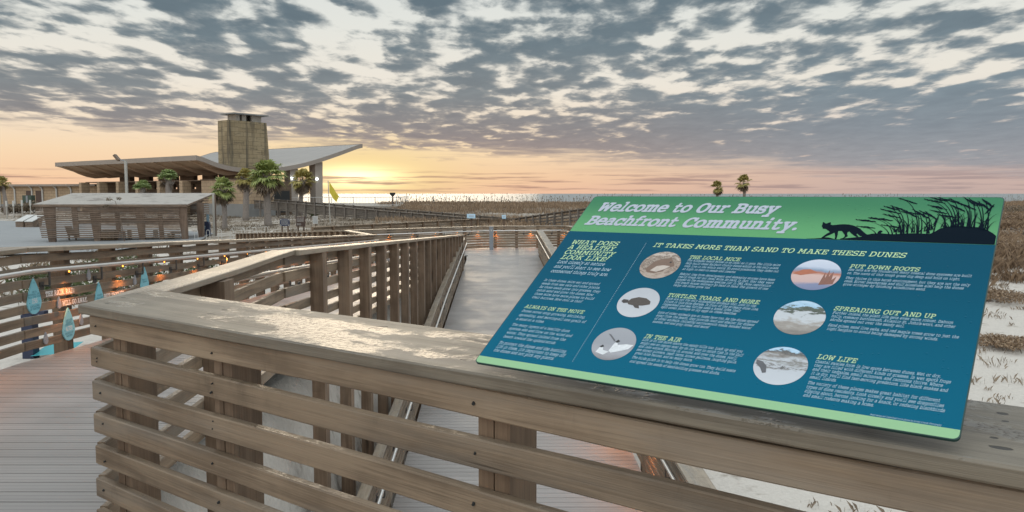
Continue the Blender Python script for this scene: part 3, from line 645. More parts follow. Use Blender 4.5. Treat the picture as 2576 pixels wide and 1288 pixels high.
def build_sign():
    t = thing('information_sign', 'tilted blue and green sign about dune wildlife, resting on the nearest railing', 'sign', SP)
    MBLUE = mat_print('sign_blue', (0.003, 0.118, 0.200), (0.001, 0.074, 0.130), 0.0, 0.6)
    MGRN = mat_print('sign_green', (0.125, 0.36, 0.155), (0.052, 0.205, 0.105), 0.62, 0.80)
    MPALE = mat_print('sign_pale_green', (0.30, 0.52, 0.29))
    MINK = mat_print('sign_dark_silhouette', (0.002, 0.008, 0.016), drops=False, rough=0.7, spec=0.05)
    MEDGE = plain('sign_dark_edge', (0.012, 0.05, 0.045), 0.5)
    MT = plain('sign_title_ink', (0.43, 0.47, 0.55), 0.45, 0, 0.02); MH = plain('sign_heading_ink', (0.48, 0.68, 0.36), 0.45, 0, 0.02); MBODY = plain('sign_body_ink', (0.40, 0.56, 0.66), 0.45, 0, 0.02)
    r = 0.013
    def rrect(x0, y0, x1, y1, rr=r):
        P = []
        for cx, cy, a0 in ((x1 - rr, y0 + rr, -90), (x1 - rr, y1 - rr, 0), (x0 + rr, y1 - rr, 90), (x0 + rr, y0 + rr, 180)):
            P += [(cx + rr * math.cos(R(a0 + 15 * k)), cy + rr * math.sin(R(a0 + 15 * k))) for k in range(7)]
        return P
    mb = MB(); mb.prism(rrect(0, 0, SW, SL), -0.0065, 0.0); mb.build('panel', MEDGE, t, SM)
    # printed face, laid on the board
    full = rrect(0.002, 0.002, SW - 0.002, SL - 0.002)
    def clip(poly, lo, hi):
        def cut(P, y, keep):
            o = []
            for i in range(len(P)):
                a, b = P[i], P[(i + 1) % len(P)]
                if keep(a[1]): o.append(a)
                if keep(a[1]) != keep(b[1]):
                    f = (y - a[1]) / (b[1] - a[1]); o.append((a[0] + f * (b[0] - a[0]), y))
            return o
        return cut(cut(poly, lo, lambda q: q >= lo), hi, lambda q: q <= hi)
    for nm, lo, hi, mt in (('pale_green_strip', 0.0, 0.027, MPALE), ('blue_field', 0.027, 0.616, MBLUE), ('green_header', 0.616, SL, MGRN)):
        q = MB(); q.poly([(x, y, 0.0004) for x, y in clip(full, lo, hi)]); q.build(nm, mt, t, SM)
    # silhouette: dune, fox, sea oats
    q = MB(); z = 0.0008
    dune = [(0.7707, 0.6165), (1.2165, 0.6165), (1.2165, 0.6472), (1.2165, 0.6512), (1.2083, 0.6622), (1.1938, 0.676), (1.1774, 0.685), (1.1573, 0.6858), (1.1297, 0.689), (1.1028, 0.6836), (1.09, 0.6757), (1.0823, 0.6646), (1.0701, 0.652), (1.0415, 0.654), (1.013, 0.6518), (0.9846, 0.6469), (0.9549, 0.6494), (0.956, 0.6535), (0.9581, 0.6558), (0.9566, 0.6602), (0.9518, 0.6626), (0.948, 0.6593), (0.9461, 0.653), (0.9469, 0.6486), (0.9328, 0.6468), (0.9241, 0.6426), (0.9103, 0.6323), (0.8931, 0.6285), (0.8832, 0.6264), (0.8709, 0.6235), (0.859, 0.6184), (0.8458, 0.6183), (0.8371, 0.6217), (0.8271, 0.625), (0.8177, 0.6247), (0.8092, 0.6213), (0.7922, 0.6188), (0.7774, 0.6177), (0.7707, 0.617)]
    q.poly([(x, y, z) for x, y in dune])
    fox = [(0.7976, 0.675), (0.7982, 0.6809), (0.7969, 0.6922), (0.799, 0.6932), (0.8044, 0.6878), (0.8078, 0.6865), (0.8141, 0.6919), (0.8183, 0.693), (0.82, 0.6822), (0.8263, 0.6801), (0.8341, 0.6814), (0.8429, 0.684), (0.8546, 0.6854), (0.8668, 0.6845), (0.878, 0.6812), (0.8898, 0.6748), (0.9007, 0.6662), (0.9093, 0.6557), (0.9193, 0.6446), (0.9242, 0.6419), (0.9254, 0.6298), (0.9141, 0.6323), (0.9058, 0.6354), (0.8966, 0.6457), (0.8959, 0.6416), (0.9033, 0.632), (0.8986, 0.6301), (0.8901, 0.6368), (0.8818, 0.6454), (0.8755, 0.6532), (0.8715, 0.6506), (0.8717, 0.6427), (0.876, 0.6327), (0.8714, 0.6269), (0.8665, 0.6199), (0.862, 0.6163), (0.859, 0.6184), (0.8595, 0.6218), (0.8655, 0.6243), (0.8683, 0.6323), (0.8662, 0.639), (0.8594, 0.6489), (0.8554, 0.655), (0.8482, 0.6547), (0.8462, 0.6528), (0.8485, 0.6392), (0.8496, 0.6201), (0.8489, 0.6163), (0.8451, 0.6169), (0.8444, 0.6277), (0.8404, 0.6411), (0.8383, 0.6467), (0.8306, 0.6383), (0.8219, 0.6299), (0.8166, 0.624), (0.8094, 0.6202), (0.8099, 0.6236), (0.8136, 0.6306), (0.8192, 0.6412), (0.8256, 0.6484), (0.8235, 0.6517), (0.8115, 0.6623), (0.8039, 0.6629), (0.801, 0.6693)]
    q.poly([(x, y, z + 0.0002) for x, y in fox])
    rnd = random.Random(3)
    def blade(x0, y0, x1, y1, wd, bend, head=0.0, zz=0.001):
        pts = []; n = 8
        for i in range(n + 1):
            s = i / n; pts.append((x0 + (x1 - x0) * (0.35 * s + 0.65 * s ** 2.2), y0 + (y1 - y0) * (1 - (1 - s) ** 1.45)))
        vs = []; fs = []
        for i, (px, py) in enumerate(pts):
            s = i / n; ww = wd * (1 - 0.75 * s); vs += [(px - ww, py, zz), (px + ww, py, zz)]
            if i: fs.append((2 * i - 2, 2 * i - 1, 2 * i + 1, 2 * i))
        q.add(vs, fs)
        if head:
            dx, dy = pts[-1][0] - pts[-2][0], pts[-1][1] - pts[-2][1]; l = math.hypot(dx, dy); dx /= l; dy /= l
            for j in range(9):
                s = j / 8; bx_ = pts[-1][0] + dx * head * (s - 1.0); by_ = pts[-1][1] + dy * head * (s - 1.0); sz = 0.010 * (1 - abs(s - .45)) * (0.6 + rnd.random() * .6)
                a = math.atan2(dy, dx) + rnd.uniform(-.7, .7)
                q.add([(bx_ - sz * math.cos(a), by_ - sz * math.sin(a), zz + .0002 + j * 2e-5), (bx_ + sz * .35 * math.sin(a), by_ - sz * .35 * math.cos(a), zz + .0002 + j * 2e-5), (bx_ + sz * math.cos(a), by_ + sz * math.sin(a), zz + .0002 + j * 2e-5), (bx_ - sz * .35 * math.sin(a), by_ + sz * .35 * math.cos(a), zz + .0002 + j * 2e-5)], [(0, 1, 2, 3)])
    k = 0
    for (x0, y0), (x1, y1) in [((0.9444, 0.6493), (0.8914, 0.6776)), ((0.9768, 0.6491), (0.8825, 0.7073)), ((0.9839, 0.6512), (0.912, 0.7171)), ((0.9937, 0.6508), (0.9197, 0.7173)), ((0.9934, 0.6526), (0.9514, 0.6854)), ((1.0033, 0.6522), (0.9354, 0.7566)), ((1.0055, 0.6531), (0.9462, 0.7334)), ((1.0093, 0.6524), (0.9416, 0.7695)), ((1.0101, 0.6547), (0.957, 0.7726)), ((1.0182, 0.6572), (0.9892, 0.7554)), ((1.0409, 0.6575), (0.974, 0.8072)), ((1.0433, 0.6576), (1.0154, 0.7559)), ((1.0501, 0.6596), (1.0242, 0.7469)), ((1.0641, 0.653), (1.0308, 0.7516)), ((1.0666, 0.6595), (1.0462, 0.7474)), ((1.069, 0.6597), (0.9817, 0.7482)), ((1.1024, 0.687), (1.0489, 0.7773)), ((1.1021, 0.6892), (1.056, 0.7545)), ((1.1159, 0.6897), (1.0363, 0.8039)), ((1.1204, 0.6899), (1.0485, 0.8134)), ((1.1213, 0.6921), (1.0769, 0.7346)), ((1.1247, 0.6922), (1.0667, 0.8149)), ((1.1307, 0.6903), (1.0958, 0.8057)), ((1.1293, 0.6924), (1.1018, 0.7781)), ((1.1549, 0.687), (1.128, 0.8138)), ((1.1538, 0.687), (1.1195, 0.7875)), ((1.166, 0.6875), (1.1407, 0.806)), ((1.182, 0.6839), (1.1439, 0.7992)), ((1.1842, 0.684), (1.1617, 0.7948)), ((1.1958, 0.6782), (1.1711, 0.804)), ((1.189, 0.68), (1.1986, 0.7796)), ((1.0779, 0.6622), (1.0796, 0.7324))]:
        blade(x0, y0 - 0.006, x1, min(y1, 0.812), 0.0017, 0.0, 0.040 + 0.012 * rnd.random(), 0.0011 + k * 1e-5); k += 1
    for i in range(70):
        x0 = rnd.uniform(0.98, 1.2); b0 = 0.655 + 0.03 * ss(1.03, 1.12, x0) - 0.012 * ss(1.15, 1.2, x0); x1 = x0 + rnd.uniform(-.035, .03); blade(x0, b0, min(x1, 1.213), b0 + rnd.uniform(.02, .07), 0.0012, rnd.uniform(-.02, .02), 0, 0.0014 + i * 1e-5)
    q.build('fox_and_grass_silhouette', MINK, t, SM)
    q = MB(); zt = 0.0010
    text(q, 'Welcome to Our Busy', 0.048, 0.7292, 0.0465, 0.604, 0.22, 2, zt); text(q, 'Beachfront Community.', 0.040, 0.6535, 0.0465, 0.690, 0.22, 2, zt)
    q.build('title_text', MT, t, SM)
    Q = [MB()]
    def lines(L, u, v, cap, pitch, wmax, bold=1, zz=zt, sh=0.2):
        lens = [sum(.34 if c == ' ' else glyph(c)[2] + .075 for c in s) for s in L]; mx = max(lens)
        for i, s in enumerate(L): text(Q[0], s, u, v - i * pitch, cap, wmax * lens[i] / mx, sh, bold, zz)
    Q[0] = MB(); lines(['WHAT DOES', 'A HEALTHY', 'COMMUNITY', 'LOOK LIKE?'], 0.040, 0.5485, 0.0205, 0.0258, 0.180); Q[0].build('heading_text', MH, t, SM)
    Q[0] = MB(); lines(['ALWAYS ON THE MOVE'], 0.037, 0.2365, 0.0145, 0.02, 0.205); Q[0].build('heading_text', MH, t, SM)
    Q[0] = MB(); lines(['IT TAKES MORE THAN SAND TO MAKE THESE DUNES'], 0.332, 0.5515, 0.0195, 0.02, 0.697); Q[0].build('heading_text', MH, t, SM)
    Q[0] = MB(); lines(['THE LOCAL MICE'], 0.466, 0.5050, 0.0150, 0.02, 0.150); Q[0].build('heading_text', MH, t, SM)
    Q[0] = MB(); lines(['TURTLES, TOADS, AND MORE.'], 0.465, 0.3375, 0.0150, 0.02, 0.258); Q[0].build('heading_text', MH, t, SM)
    Q[0] = MB(); lines(['IN THE AIR'], 0.4645, 0.1720, 0.0150, 0.02, 0.102); Q[0].build('heading_text', MH, t, SM)
    Q[0] = MB(); lines(['PUT DOWN ROOTS'], 0.9075, 0.5015, 0.0150, 0.02, 0.161); Q[0].build('heading_text', MH, t, SM)
    Q[0] = MB(); lines(['SPREADING OUT AND UP'], 0.9065, 0.3392, 0.0150, 0.02, 0.220); Q[0].build('heading_text', MH, t, SM)
    Q[0] = MB(); lines(['LOW LIFE'], 0.9072, 0.1716, 0.0150, 0.02, 0.085); Q[0].build('heading_text', MH, t, SM)
    cp = 0.0088
    Q[0] = MB(); lines(['Look closely at nature', "and you'll start to see how", 'connected things truly are.'], 0.0395, 0.4500, 0.0140, 0.0226, 0.203, 1); Q[0].build('body_text', MBODY, t, SM)
    Q[0] = MB(); lines(['In these dunes, mice eat and spread', 'seeds from sea oats and other plants.', 'As those seeds grow into grasses, they', 'catch sand and grow the dunes. Now', 'those mice have more places to build', 'their burrows. How cool is that?'], 0.0385, 0.3625, 0.0098, 0.0162, 0.214, 0); Q[0].build('body_text', MBODY, t, SM)
    Q[0] = MB(); lines(['Dunes never stop growing, shrinking,', 'spreading, and moving-all one grain of', 'a sand at a time.'], 0.0378, 0.2192, 0.0098, 0.0178, 0.230, 0); Q[0].build('body_text', MBODY, t, SM)
    Q[0] = MB(); lines(['The many layers of a healthy dune', 'system ebb and flow on the wind and', 'water. They spread inland from the', 'beach toward the upland scrub.'], 0.0375, 0.1590, 0.0098, 0.0171, 0.216, 0); Q[0].build('body_text', MBODY, t, SM)
    Q[0] = MB(); lines(['To protect the dunes and the bustling', "life in them, it's important to keep off", 'the dunes and not pick any plants.'], 0.0372, 0.0811, 0.0110, 0.0155, 0.233, 1); Q[0].build('body_text', MBODY, t, SM)
    Q[0] = MB(); lines(['The Alabama beach mouse is as local as it gets. The little mice', 'help build these Baldwin County dunes-which is the only place', 'they live in the whole world. To avoid predators, they come out', 'at night to feed on seeds and insects.'], 0.4655, 0.4935, cp, 0.0131, 0.270, 0); Q[0].build('body_text', MBODY, t, SM)
    Q[0] = MB(); lines(['Habitat loss from development and damaging storms have been', 'really tough for our local mice. So hard, in fact, that they were', 'placed on the endangered species list in 1985. Dune restoration', 'and beach mouse recovery go hand in hand. The growth of one', 'helps the other grow too.'], 0.4655, 0.4325, cp, 0.0124, 0.270, 0); Q[0].build('body_text', MBODY, t, SM)
    Q[0] = MB(); lines(['Mice are not the only endangered animals that look to the', 'future in this dune system. In front of the primary dune line,', 'loggerhead and sea turtles take a break from their', 'epic ocean journeys to lay eggs on these beaches.'], 0.4650, 0.3262, cp, 0.0118, 0.262, 0); Q[0].build('body_text', MBODY, t, SM)
    Q[0] = MB(); lines(['Lots of other animals are at home here too. As the dunes spread', 'away from the beach, they provide food and shelter for dozens', 'of other animals, including narrowmouth toads, banded water', 'snakes, red and gray foxes, and more!'], 0.4645, 0.2690, cp, 0.0124, 0.275, 0); Q[0].build('body_text', MBODY, t, SM)
    Q[0] = MB(); lines(['Life is on the move above the sandy hills too. Look up and you', 'might see an osprey soar by on its way to catch fish in the Gulf', "and lake waters. Moving in, around, and over the dunes, you'll", 'see snowy plovers, least terns, brown pelicans, laughing gulls,', 'great blue herons, and so many more.'], 0.4635, 0.1615, cp, 0.0125, 0.275, 0); Q[0].build('body_text', MBODY, t, SM)
    Q[0] = MB(); lines(['The birds pitch in to help the dunes grow too. They build nests', 'and spread the seeds of sand-holding grasses and shubs.'], 0.4620, 0.0957, cp, 0.0148, 0.275, 0); Q[0].build('body_text', MBODY, t, SM)
    Q[0] = MB(); lines(['Sea oats are the foundation many coastal dune systems are built', 'on. The roots of this tough grass dig deep and hold on tight.'], 0.9073, 0.4908, cp, 0.0138, 0.275, 0); Q[0].build('body_text', MBODY, t, SM)
    Q[0] = MB(); lines(['They thrive in this harsh environment, but they are not the only', 'ones. Bitter beachgrass and Gulf bluestem also help the dunes', 'grow stronger by catching windblown sand.'], 0.9073, 0.4579, cp, 0.0125, 0.275, 0); Q[0].build('body_text', MBODY, t, SM)
    Q[0] = MB(); lines(['Further inland, the plant life gets even more robust. Dahoon', "holly, common buttonbush, Atlantic St. John's-wort, and other", 'shrubs spread out over the sandy soil.'], 0.9068, 0.3268, cp, 0.0128, 0.264, 0); Q[0].build('body_text', MBODY, t, SM)
    Q[0] = MB(); lines(['Sand pines, sand live oaks, and red maple trees grow to just the', 'right heights to avoid being damaged by strong winds.'], 0.9068, 0.2820, cp, 0.0128, 0.275, 0); Q[0].build('body_text', MBODY, t, SM)
    Q[0] = MB(); lines(['Coastal swales form in low spots between dunes. Wet or dry,', 'they are filled with different kinds of grasses. In wet spots frogs', 'and their tadpoles, small minnows, and raccoons thrive. Where', "it is dry, you'll find fast-moving predators, like black snakes and", 'small lizards.'], 0.9072, 0.1588, cp, 0.0125, 0.277, 0); Q[0].build('body_text', MBODY, t, SM)
    Q[0] = MB(); lines(['The variety of these places makes great habitat for different', "types of dune residents. Look closely and you'll see dragonflies", 'zipping about, herons looking for a snack, or redwing blackbirds', 'and small rodents making a home.'], 0.9070, 0.0914, cp, 0.0128, 0.277, 0); Q[0].build('body_text', MBODY, t, SM)
    Q[0] = MB(); lines(['Beach mouse and loggerhead turtle photos by Lovely Lizards Photography'], 1.051, 0.0290, 0.0042, 0.01, 0.133, 0); Q[0].build('body_text', MBODY, t, SM)
    # dotted divider
    q = MB()
    for i in range(75): y = 0.055 + i * 0.0069; q.add([(0.3025, y, .001), (0.3039, y, .001), (0.3039, y + .003, .001), (0.3025, y + .003, .001)], [(0, 1, 2, 3)])
    q.build('dotted_line', MBODY, t, SM)
    # round printed pictures
    def disc(cu, cv, rr, z): return [(cu + rr * math.cos(2 * math.pi * k / 48), cv + rr * math.sin(2 * math.pi * k / 48), z) for k in range(48)]
    def pmat(name, stops, sx, sy, amt, cv, rr):
        m, tt, b = new_mat(name); tc = tt.new('ShaderNodeTexCoord'); v = tc.outputs['Object']; x, y, zq = tt.sep(v)
        n = tt.noise(tt.vm('MULTIPLY', v, (sx, sy, 1)), 1.0, 5.0, 0.65)
        f = tt.m('ADD', tt.m('DIVIDE', tt.m('SUBTRACT', y, cv - rr), 2 * rr), tt.m('MULTIPLY', tt.m('SUBTRACT', n, 0.5), amt))
        tt.put(b.inputs['Base Color'], tt.ramp(f, stops)); b.inputs['Roughness'].default_value = 0.35; return m
    rr = 0.0615
    pics = [(0.390, 0.470, [(0.0, (0.42, 0.34, 0.28)), (0.35, (0.30, 0.22, 0.17)), (0.45, (0.08, 0.05, 0.035)), (0.55, (0.45, 0.37, 0.30)), (0.7, (0.14, 0.09, 0.06)), (1.0, (0.5, 0.42, 0.36))], 45, 90, 2.2, 'mouse_picture'),
            (0.390, 0.305, [(0.0, (0.52, 0.54, 0.57)), (1.0, (0.44, 0.46, 0.50))], 30, 30, 0.8, 'turtle_picture'),
            (0.390, 0.138, [(0.0, (0.22, 0.21, 0.22)), (0.25, (0.36, 0.36, 0.39)), (0.5, (0.30, 0.31, 0.34)), (1.0, (0.33, 0.34, 0.37))], 12, 40, 0.4, 'tern_picture'),
            (0.833, 0.468, [(0.0, (0.17, 0.20, 0.33)), (0.16, (0.20, 0.23, 0.36)), (0.24, (0.55, 0.38, 0.36)), (0.45, (0.60, 0.42, 0.38)), (0.56, (0.42, 0.14, 0.07)), (0.64, (0.20, 0.28, 0.40)), (0.74, (0.50, 0.55, 0.66)), (1.0, (0.58, 0.62, 0.72))], 10, 16, 0.28, 'beach_picture'),
            (0.834, 0.303, [(0.0, (0.20, 0.18, 0.16)), (0.3, (0.34, 0.31, 0.28)), (0.45, (0.52, 0.55, 0.58)), (0.62, (0.50, 0.53, 0.56)), (0.68, (0.06, 0.075, 0.055)), (0.80, (0.10, 0.12, 0.09)), (0.84, (0.34, 0.52, 0.68)), (1.0, (0.45, 0.62, 0.76))], 30, 70, 0.75, 'dune_picture'),
            (0.834, 0.136, [(0.0, (0.55, 0.58, 0.62)), (0.40, (0.50, 0.53, 0.57)), (0.46, (0.16, 0.15, 0.14)), (0.50, (0.50, 0.53, 0.57)), (0.60, (0.20, 0.19, 0.17)), (0.66, (0.5, 0.53, 0.57)), (0.78, (0.22, 0.2, 0.18)), (0.86, (0.08, 0.08, 0.08)), (0.9, (0.42, 0.60, 0.76)), (1.0, (0.45, 0.62, 0.78))], 26, 60, 0.55, 'swale_picture')]
    for cu, cv, st, sx, sy, amt, nm in pics:
        q = MB(); q.poly(disc(cu, cv, rr, 0.0009)); p_ = q.build('printed_picture', pmat(nm, st, sx, sy, amt, cv, rr), t, SM, label='round printed photo on the sign (' + nm.replace('_', ' ') + ')')
        def shape(nm_, pts, c, zz):
            s_ = MB(); s_.poly([(cu + a * rr, cv + b * rr, zz) for a, b in pts]); s_.build(nm_, plain('print_' + nm_, c, 0.4, 0, 0.25, 120), p_, SM)
        if nm == 'mouse_picture':
            shape('mouse_body', [(-.62, -.35), (-.40, .18), (-.1, .42), (.22, .48), (.36, .62), (.48, .42), (.70, .12), (.74, -.05), (.45, -.18), (.3, -.45), (-.1, -.62), (-.45, -.58)], (0.17, 0.10, 0.065), .0012)
            shape('mouse_belly', [(-.35, -.45), (-.12, -.1), (.2, -.02), (.55, -.06), (.35, -.3), (.0, -.52)], (0.52, 0.44, 0.38), .0014)
            shape('mouse_eye', [(.40, .2), (.48, .15), (.53, .22), (.46, .3)], (0.01, 0.01, 0.01), .0016)
        if nm == 'turtle_picture':
            shape('turtle_shell', [(-.55, -.05), (-.42, .2), (-.1, .34), (.3, .30), (.58, .12), (.62, -.08), (.3, -.2), (-.1, -.24), (-.4, -.2)], (0.060, 0.045, 0.035), .0012)
            shape('turtle_head', [(-.85, -.02), (-.78, .12), (-.52, .1), (-.50, -.1), (-.7, -.14)], (0.035, 0.028, 0.024), .0013)
            shape('turtle_flipper', [(-.2, -.2), (.0, -.38), (.22, -.40), (.12, -.2)], (0.045, 0.035, 0.03), .0013)
        if nm == 'tern_picture':
            shape('tern_body', [(-.62, -.62), (-.55, -.30), (-.40, -.25), (-.32, -.45), (.0, -.5), (-.2, -.72)], (0.66, 0.68, 0.70), .0012)
            shape('tern_wing', [(-.05, -.45), (.02, .0), (.12, .18), (.22, -.05), (.6, .05), (.95, .05), (.80, -.22), (.4, -.42), (.1, -.55)], (0.70, 0.72, 0.74), .0013)
            shape('tern_cap', [(.02, .1), (.12, .26), (.24, .18), (.14, .06)], (0.012, 0.012, 0.012), .0015)
            shape('tern_dark_head', [(-.58, -.28), (-.46, -.14), (-.36, -.24), (-.46, -.32)], (0.012, 0.012, 0.012), .0015)
            shape('tern_wing_tip', [(-.5, .55), (-.02, .12), (.0, .2), (-.36, .52)], (0.12, 0.12, 0.13), .0013)
        if nm == 'beach_picture':
            shape('beach_grass', [(-.95, -.02), (-.6, .28), (-.3, .32), (-.1, .22), (.05, .12), (-.3, .0), (-.6, -.1)], (0.40, 0.12, 0.055), .0012)
            shape('beach_reeds', [(.25, -.65), (.35, .2), (.42, -.2), (.5, .35), (.55, -.1), (.68, .25), (.7, -.3), (.85, -.05), (.8, -.55)], (0.22, 0.09, 0.06), .0012)
        if nm == 'swale_picture':
            shape('swale_brush', [(-.95, .15), (-.7, .1), (-.5, -.1), (-.42, -.45), (-.55, -.5), (-.7, -.25), (-.92, -.05)], (0.10, 0.10, 0.11), .0012)
            shape('swale_tuft', [(.0, -.15), (.1, .0), (.18, -.12), (.1, -.2)], (0.14, 0.14, 0.14), .0012)
    # steel bracket and stand-off posts that hold the board over the cap
    for x in (0.22, 0.98):
        q = MB(); q.box(x - .02, x + .02, 0.063, SL - .08, -0.030, -0.007); q.build('bracket', M['bracket'], t, SM)
        q = MB(); a = SM @ Vector((x, 0.42, -0.03)); b = Vector((a.x, a.y, 1.075)); q.tube([a, b], 0.016, 10); q.box(b.x - .05, b.x + .05, b.y - .05, b.y + .05, 1.0715, 1.0785); q.build('stand', M['bracket'], t)
    q = MB(); q.box(0.05, SW - 0.05, 0.03, 0.06, -0.028, -0.007); q.build('front_rest', M['bracket'], t, SM)
build_sign()

# ------------------------------------------------------------------ drops and lettering on the left railing
def add_left_text():
    def mp(u, v, z): return (u, -0.0012 - z, v + sL * u)
    rows = [('THE RAIN, RAIN', 7.87, 0.55, 3), ('WILL GO AWAY.', 8.17, 0.51, 4), ("BUT THERE'S", 9.05, 0.50, 4)]
    for s, Y, wd, k in rows:
        adv = lambda q: sum(.34 if c == ' ' else glyph(c)[2] + .075 for c in q); tot = adv(s); pos = 0
        for word in s.split(' '):
            mb = MB(); text(mb, word, Y - 7.5 + wd * adv(s[:pos]) / tot, ZL[k] - 0.0245, 0.049, wd * adv(word) / tot * .97, 0.0, 2, 0.0, mapf=mp)
            mb.build('lettering', M['letter'], rl, ML); pos += len(word) + 1
add_left_text()
def drop_outline(w_, h, n=28):
    pts = []
    for i in range(n):
        a = 2 * math.pi * i / n; r = w_ / 2; cy = r
        x, y = r * math.sin(a), cy - r * math.cos(a)
        if y > cy:   # pull the upper half up to a point
            f = (y - cy) / r; y = cy + f * (h - r); x = math.copysign(r * (1 - f) ** 0.82 * (1 + 0.25 * f), x) if f < 1 else 0.0
        pts.append((x, y))
    return pts
def drop(Y, ztop, w_, h, mat, label, group, lines=(), tilt=0.0):
    x = Y - 7.5; z0 = ztop - h
    c = ML @ Vector((x, 0, z0))
    t = thing('drop_sign', label, 'drop sign', c, 0, group)
    Rz = ML.to_3x3().to_4x4(); Q = Matrix(((1, 0, 0, 0), (0, 0, -1, 0), (0, 1, 0, 0), (0, 0, 0, 1)))   # plane x,y -> rail x,z ; z -> towards the walk (-y)
    Mx = Matrix.Translation(c) @ Rz @ Q
    mb = MB(); o = drop_outline(w_, h); mb.prism(o, 0.004, 0.016); mb.build('drop_plate', mat, t, Mx)
    if lines:
        for s, fy, cp, big in lines:
            q = MB(); text(q, s, 0.0, fy * h, cp, None, 0.0, 2 if big else 1, 0.0168, 0.05, center=True)
            q.build('drop_number' if big else 'drop_text', M['dropwhite' if big else 'dropink'], t, Mx)
    sc_ = MB()
    for px_, py_ in ((0, .88), (-.36, .33), (.36, .33)):
        sc_.tube([(px_ * w_, py_ * h, 0.016), (px_ * w_, py_ * h, 0.0185)], 0.0045 if w_ > .1 else 0.0028, 8)
    sc_.build('screw_heads', M['dropink'], t, Mx)
BG = 'blue drop signs on the left railing'; GG = 'small grey drops on the left railing'
drop(7.65, 0.76, 0.235, 0.345, M['drop'], 'large blue drop reading 156 gallons, left of the rain lettering', BG, (('ON A', .60, .019, 0), ('NORMAL DAY', .53, .019, 0), ('THIS SITE USES', .46, .017, 0), ('156', .31, .042, 1), ('GALLONS', .20, .020, 0), ('OF WATER', .12, .020, 0)))
drop(8.25, 0.39, 0.235, 0.345, M['drop'], 'large blue drop reading 4,731, lowest of the blue drops', BG, (('AN 8 OZ', .60, .019, 0), ('GLASS', .53, .019, 0), ('CONTAINS', .46, .019, 0), ('4,731', .31, .040, 1), ('DROPS OF', .20, .020, 0), ('WATER', .12, .020, 0)))
drop(8.92, 0.583, 0.215, 0.345, M['drop'], 'blue drop just right of the words WILL GO AWAY, half hidden by the near cap', BG, (('FLUSH', .55, .02, 0), ('GALLONS', .46, .02, 0)))
drop(10.1, 0.651, 0.235, 0.345, M['drop'], 'blue drop farthest along the railing, below the steel handrail', BG, (('THAT IS A', .50, .018, 0), ('NORMAL', .42, .018, 0)))
for (Y, zt, lb) in ((8.71, 0.756, 'small grey drop highest on the railing, above the lettering'), (8.09, 0.53, 'small grey drop touching the start of WILL GO AWAY'), (8.51, 0.287, 'small grey drop right of the lowest blue drop'), (7.82, 0.21, 'small grey drop lowest on the railing, left of the blue drop'), (9.83, 0.573, 'small grey drop left of the farthest blue drop')):
    drop(Y, zt, 0.075, 0.125, M['dropgrey'], lb, GG)

# ------------------------------------------------------------------ the beach pavilion
EV = Vector((-0.797, 0.604, 0)); PV = Vector((0.604, 0.797, 0)); NL = Vector((-35.5, 90, 0))
PM = Matrix(((PV.x, EV.x, 0, NL.x), (PV.y, EV.y, 0, NL.y), (0, 0, 1, 0), (0, 0, 0, 1)))        # local x = s along the sagging profile, y = e along the roof, z up
def roof_z():
    pts = []
    for px, py in ((500, 392), (514.6, 395.8), (538, 408), (575, 418.5), (594, 422.5), (644, 425), (700, 424), (762, 413), (800, 402.5), (850, 386), (913, 363)):
        k = (px - 1288) / F; s = (k * NL.y - NL.x) / (PV.x - k * PV.y); Y = NL.y + PV.y * s; pts.append((s, 1.58 + (487 - py) / F * Y))
    return pts
RZ = roof_z()
def rz_at(s):
    for (a, za), (b, zb) in zip(RZ, RZ[1:]):
        if s <= b: return za + (zb - za) * (s - a) / (b - a)
    return RZ[-1][1]
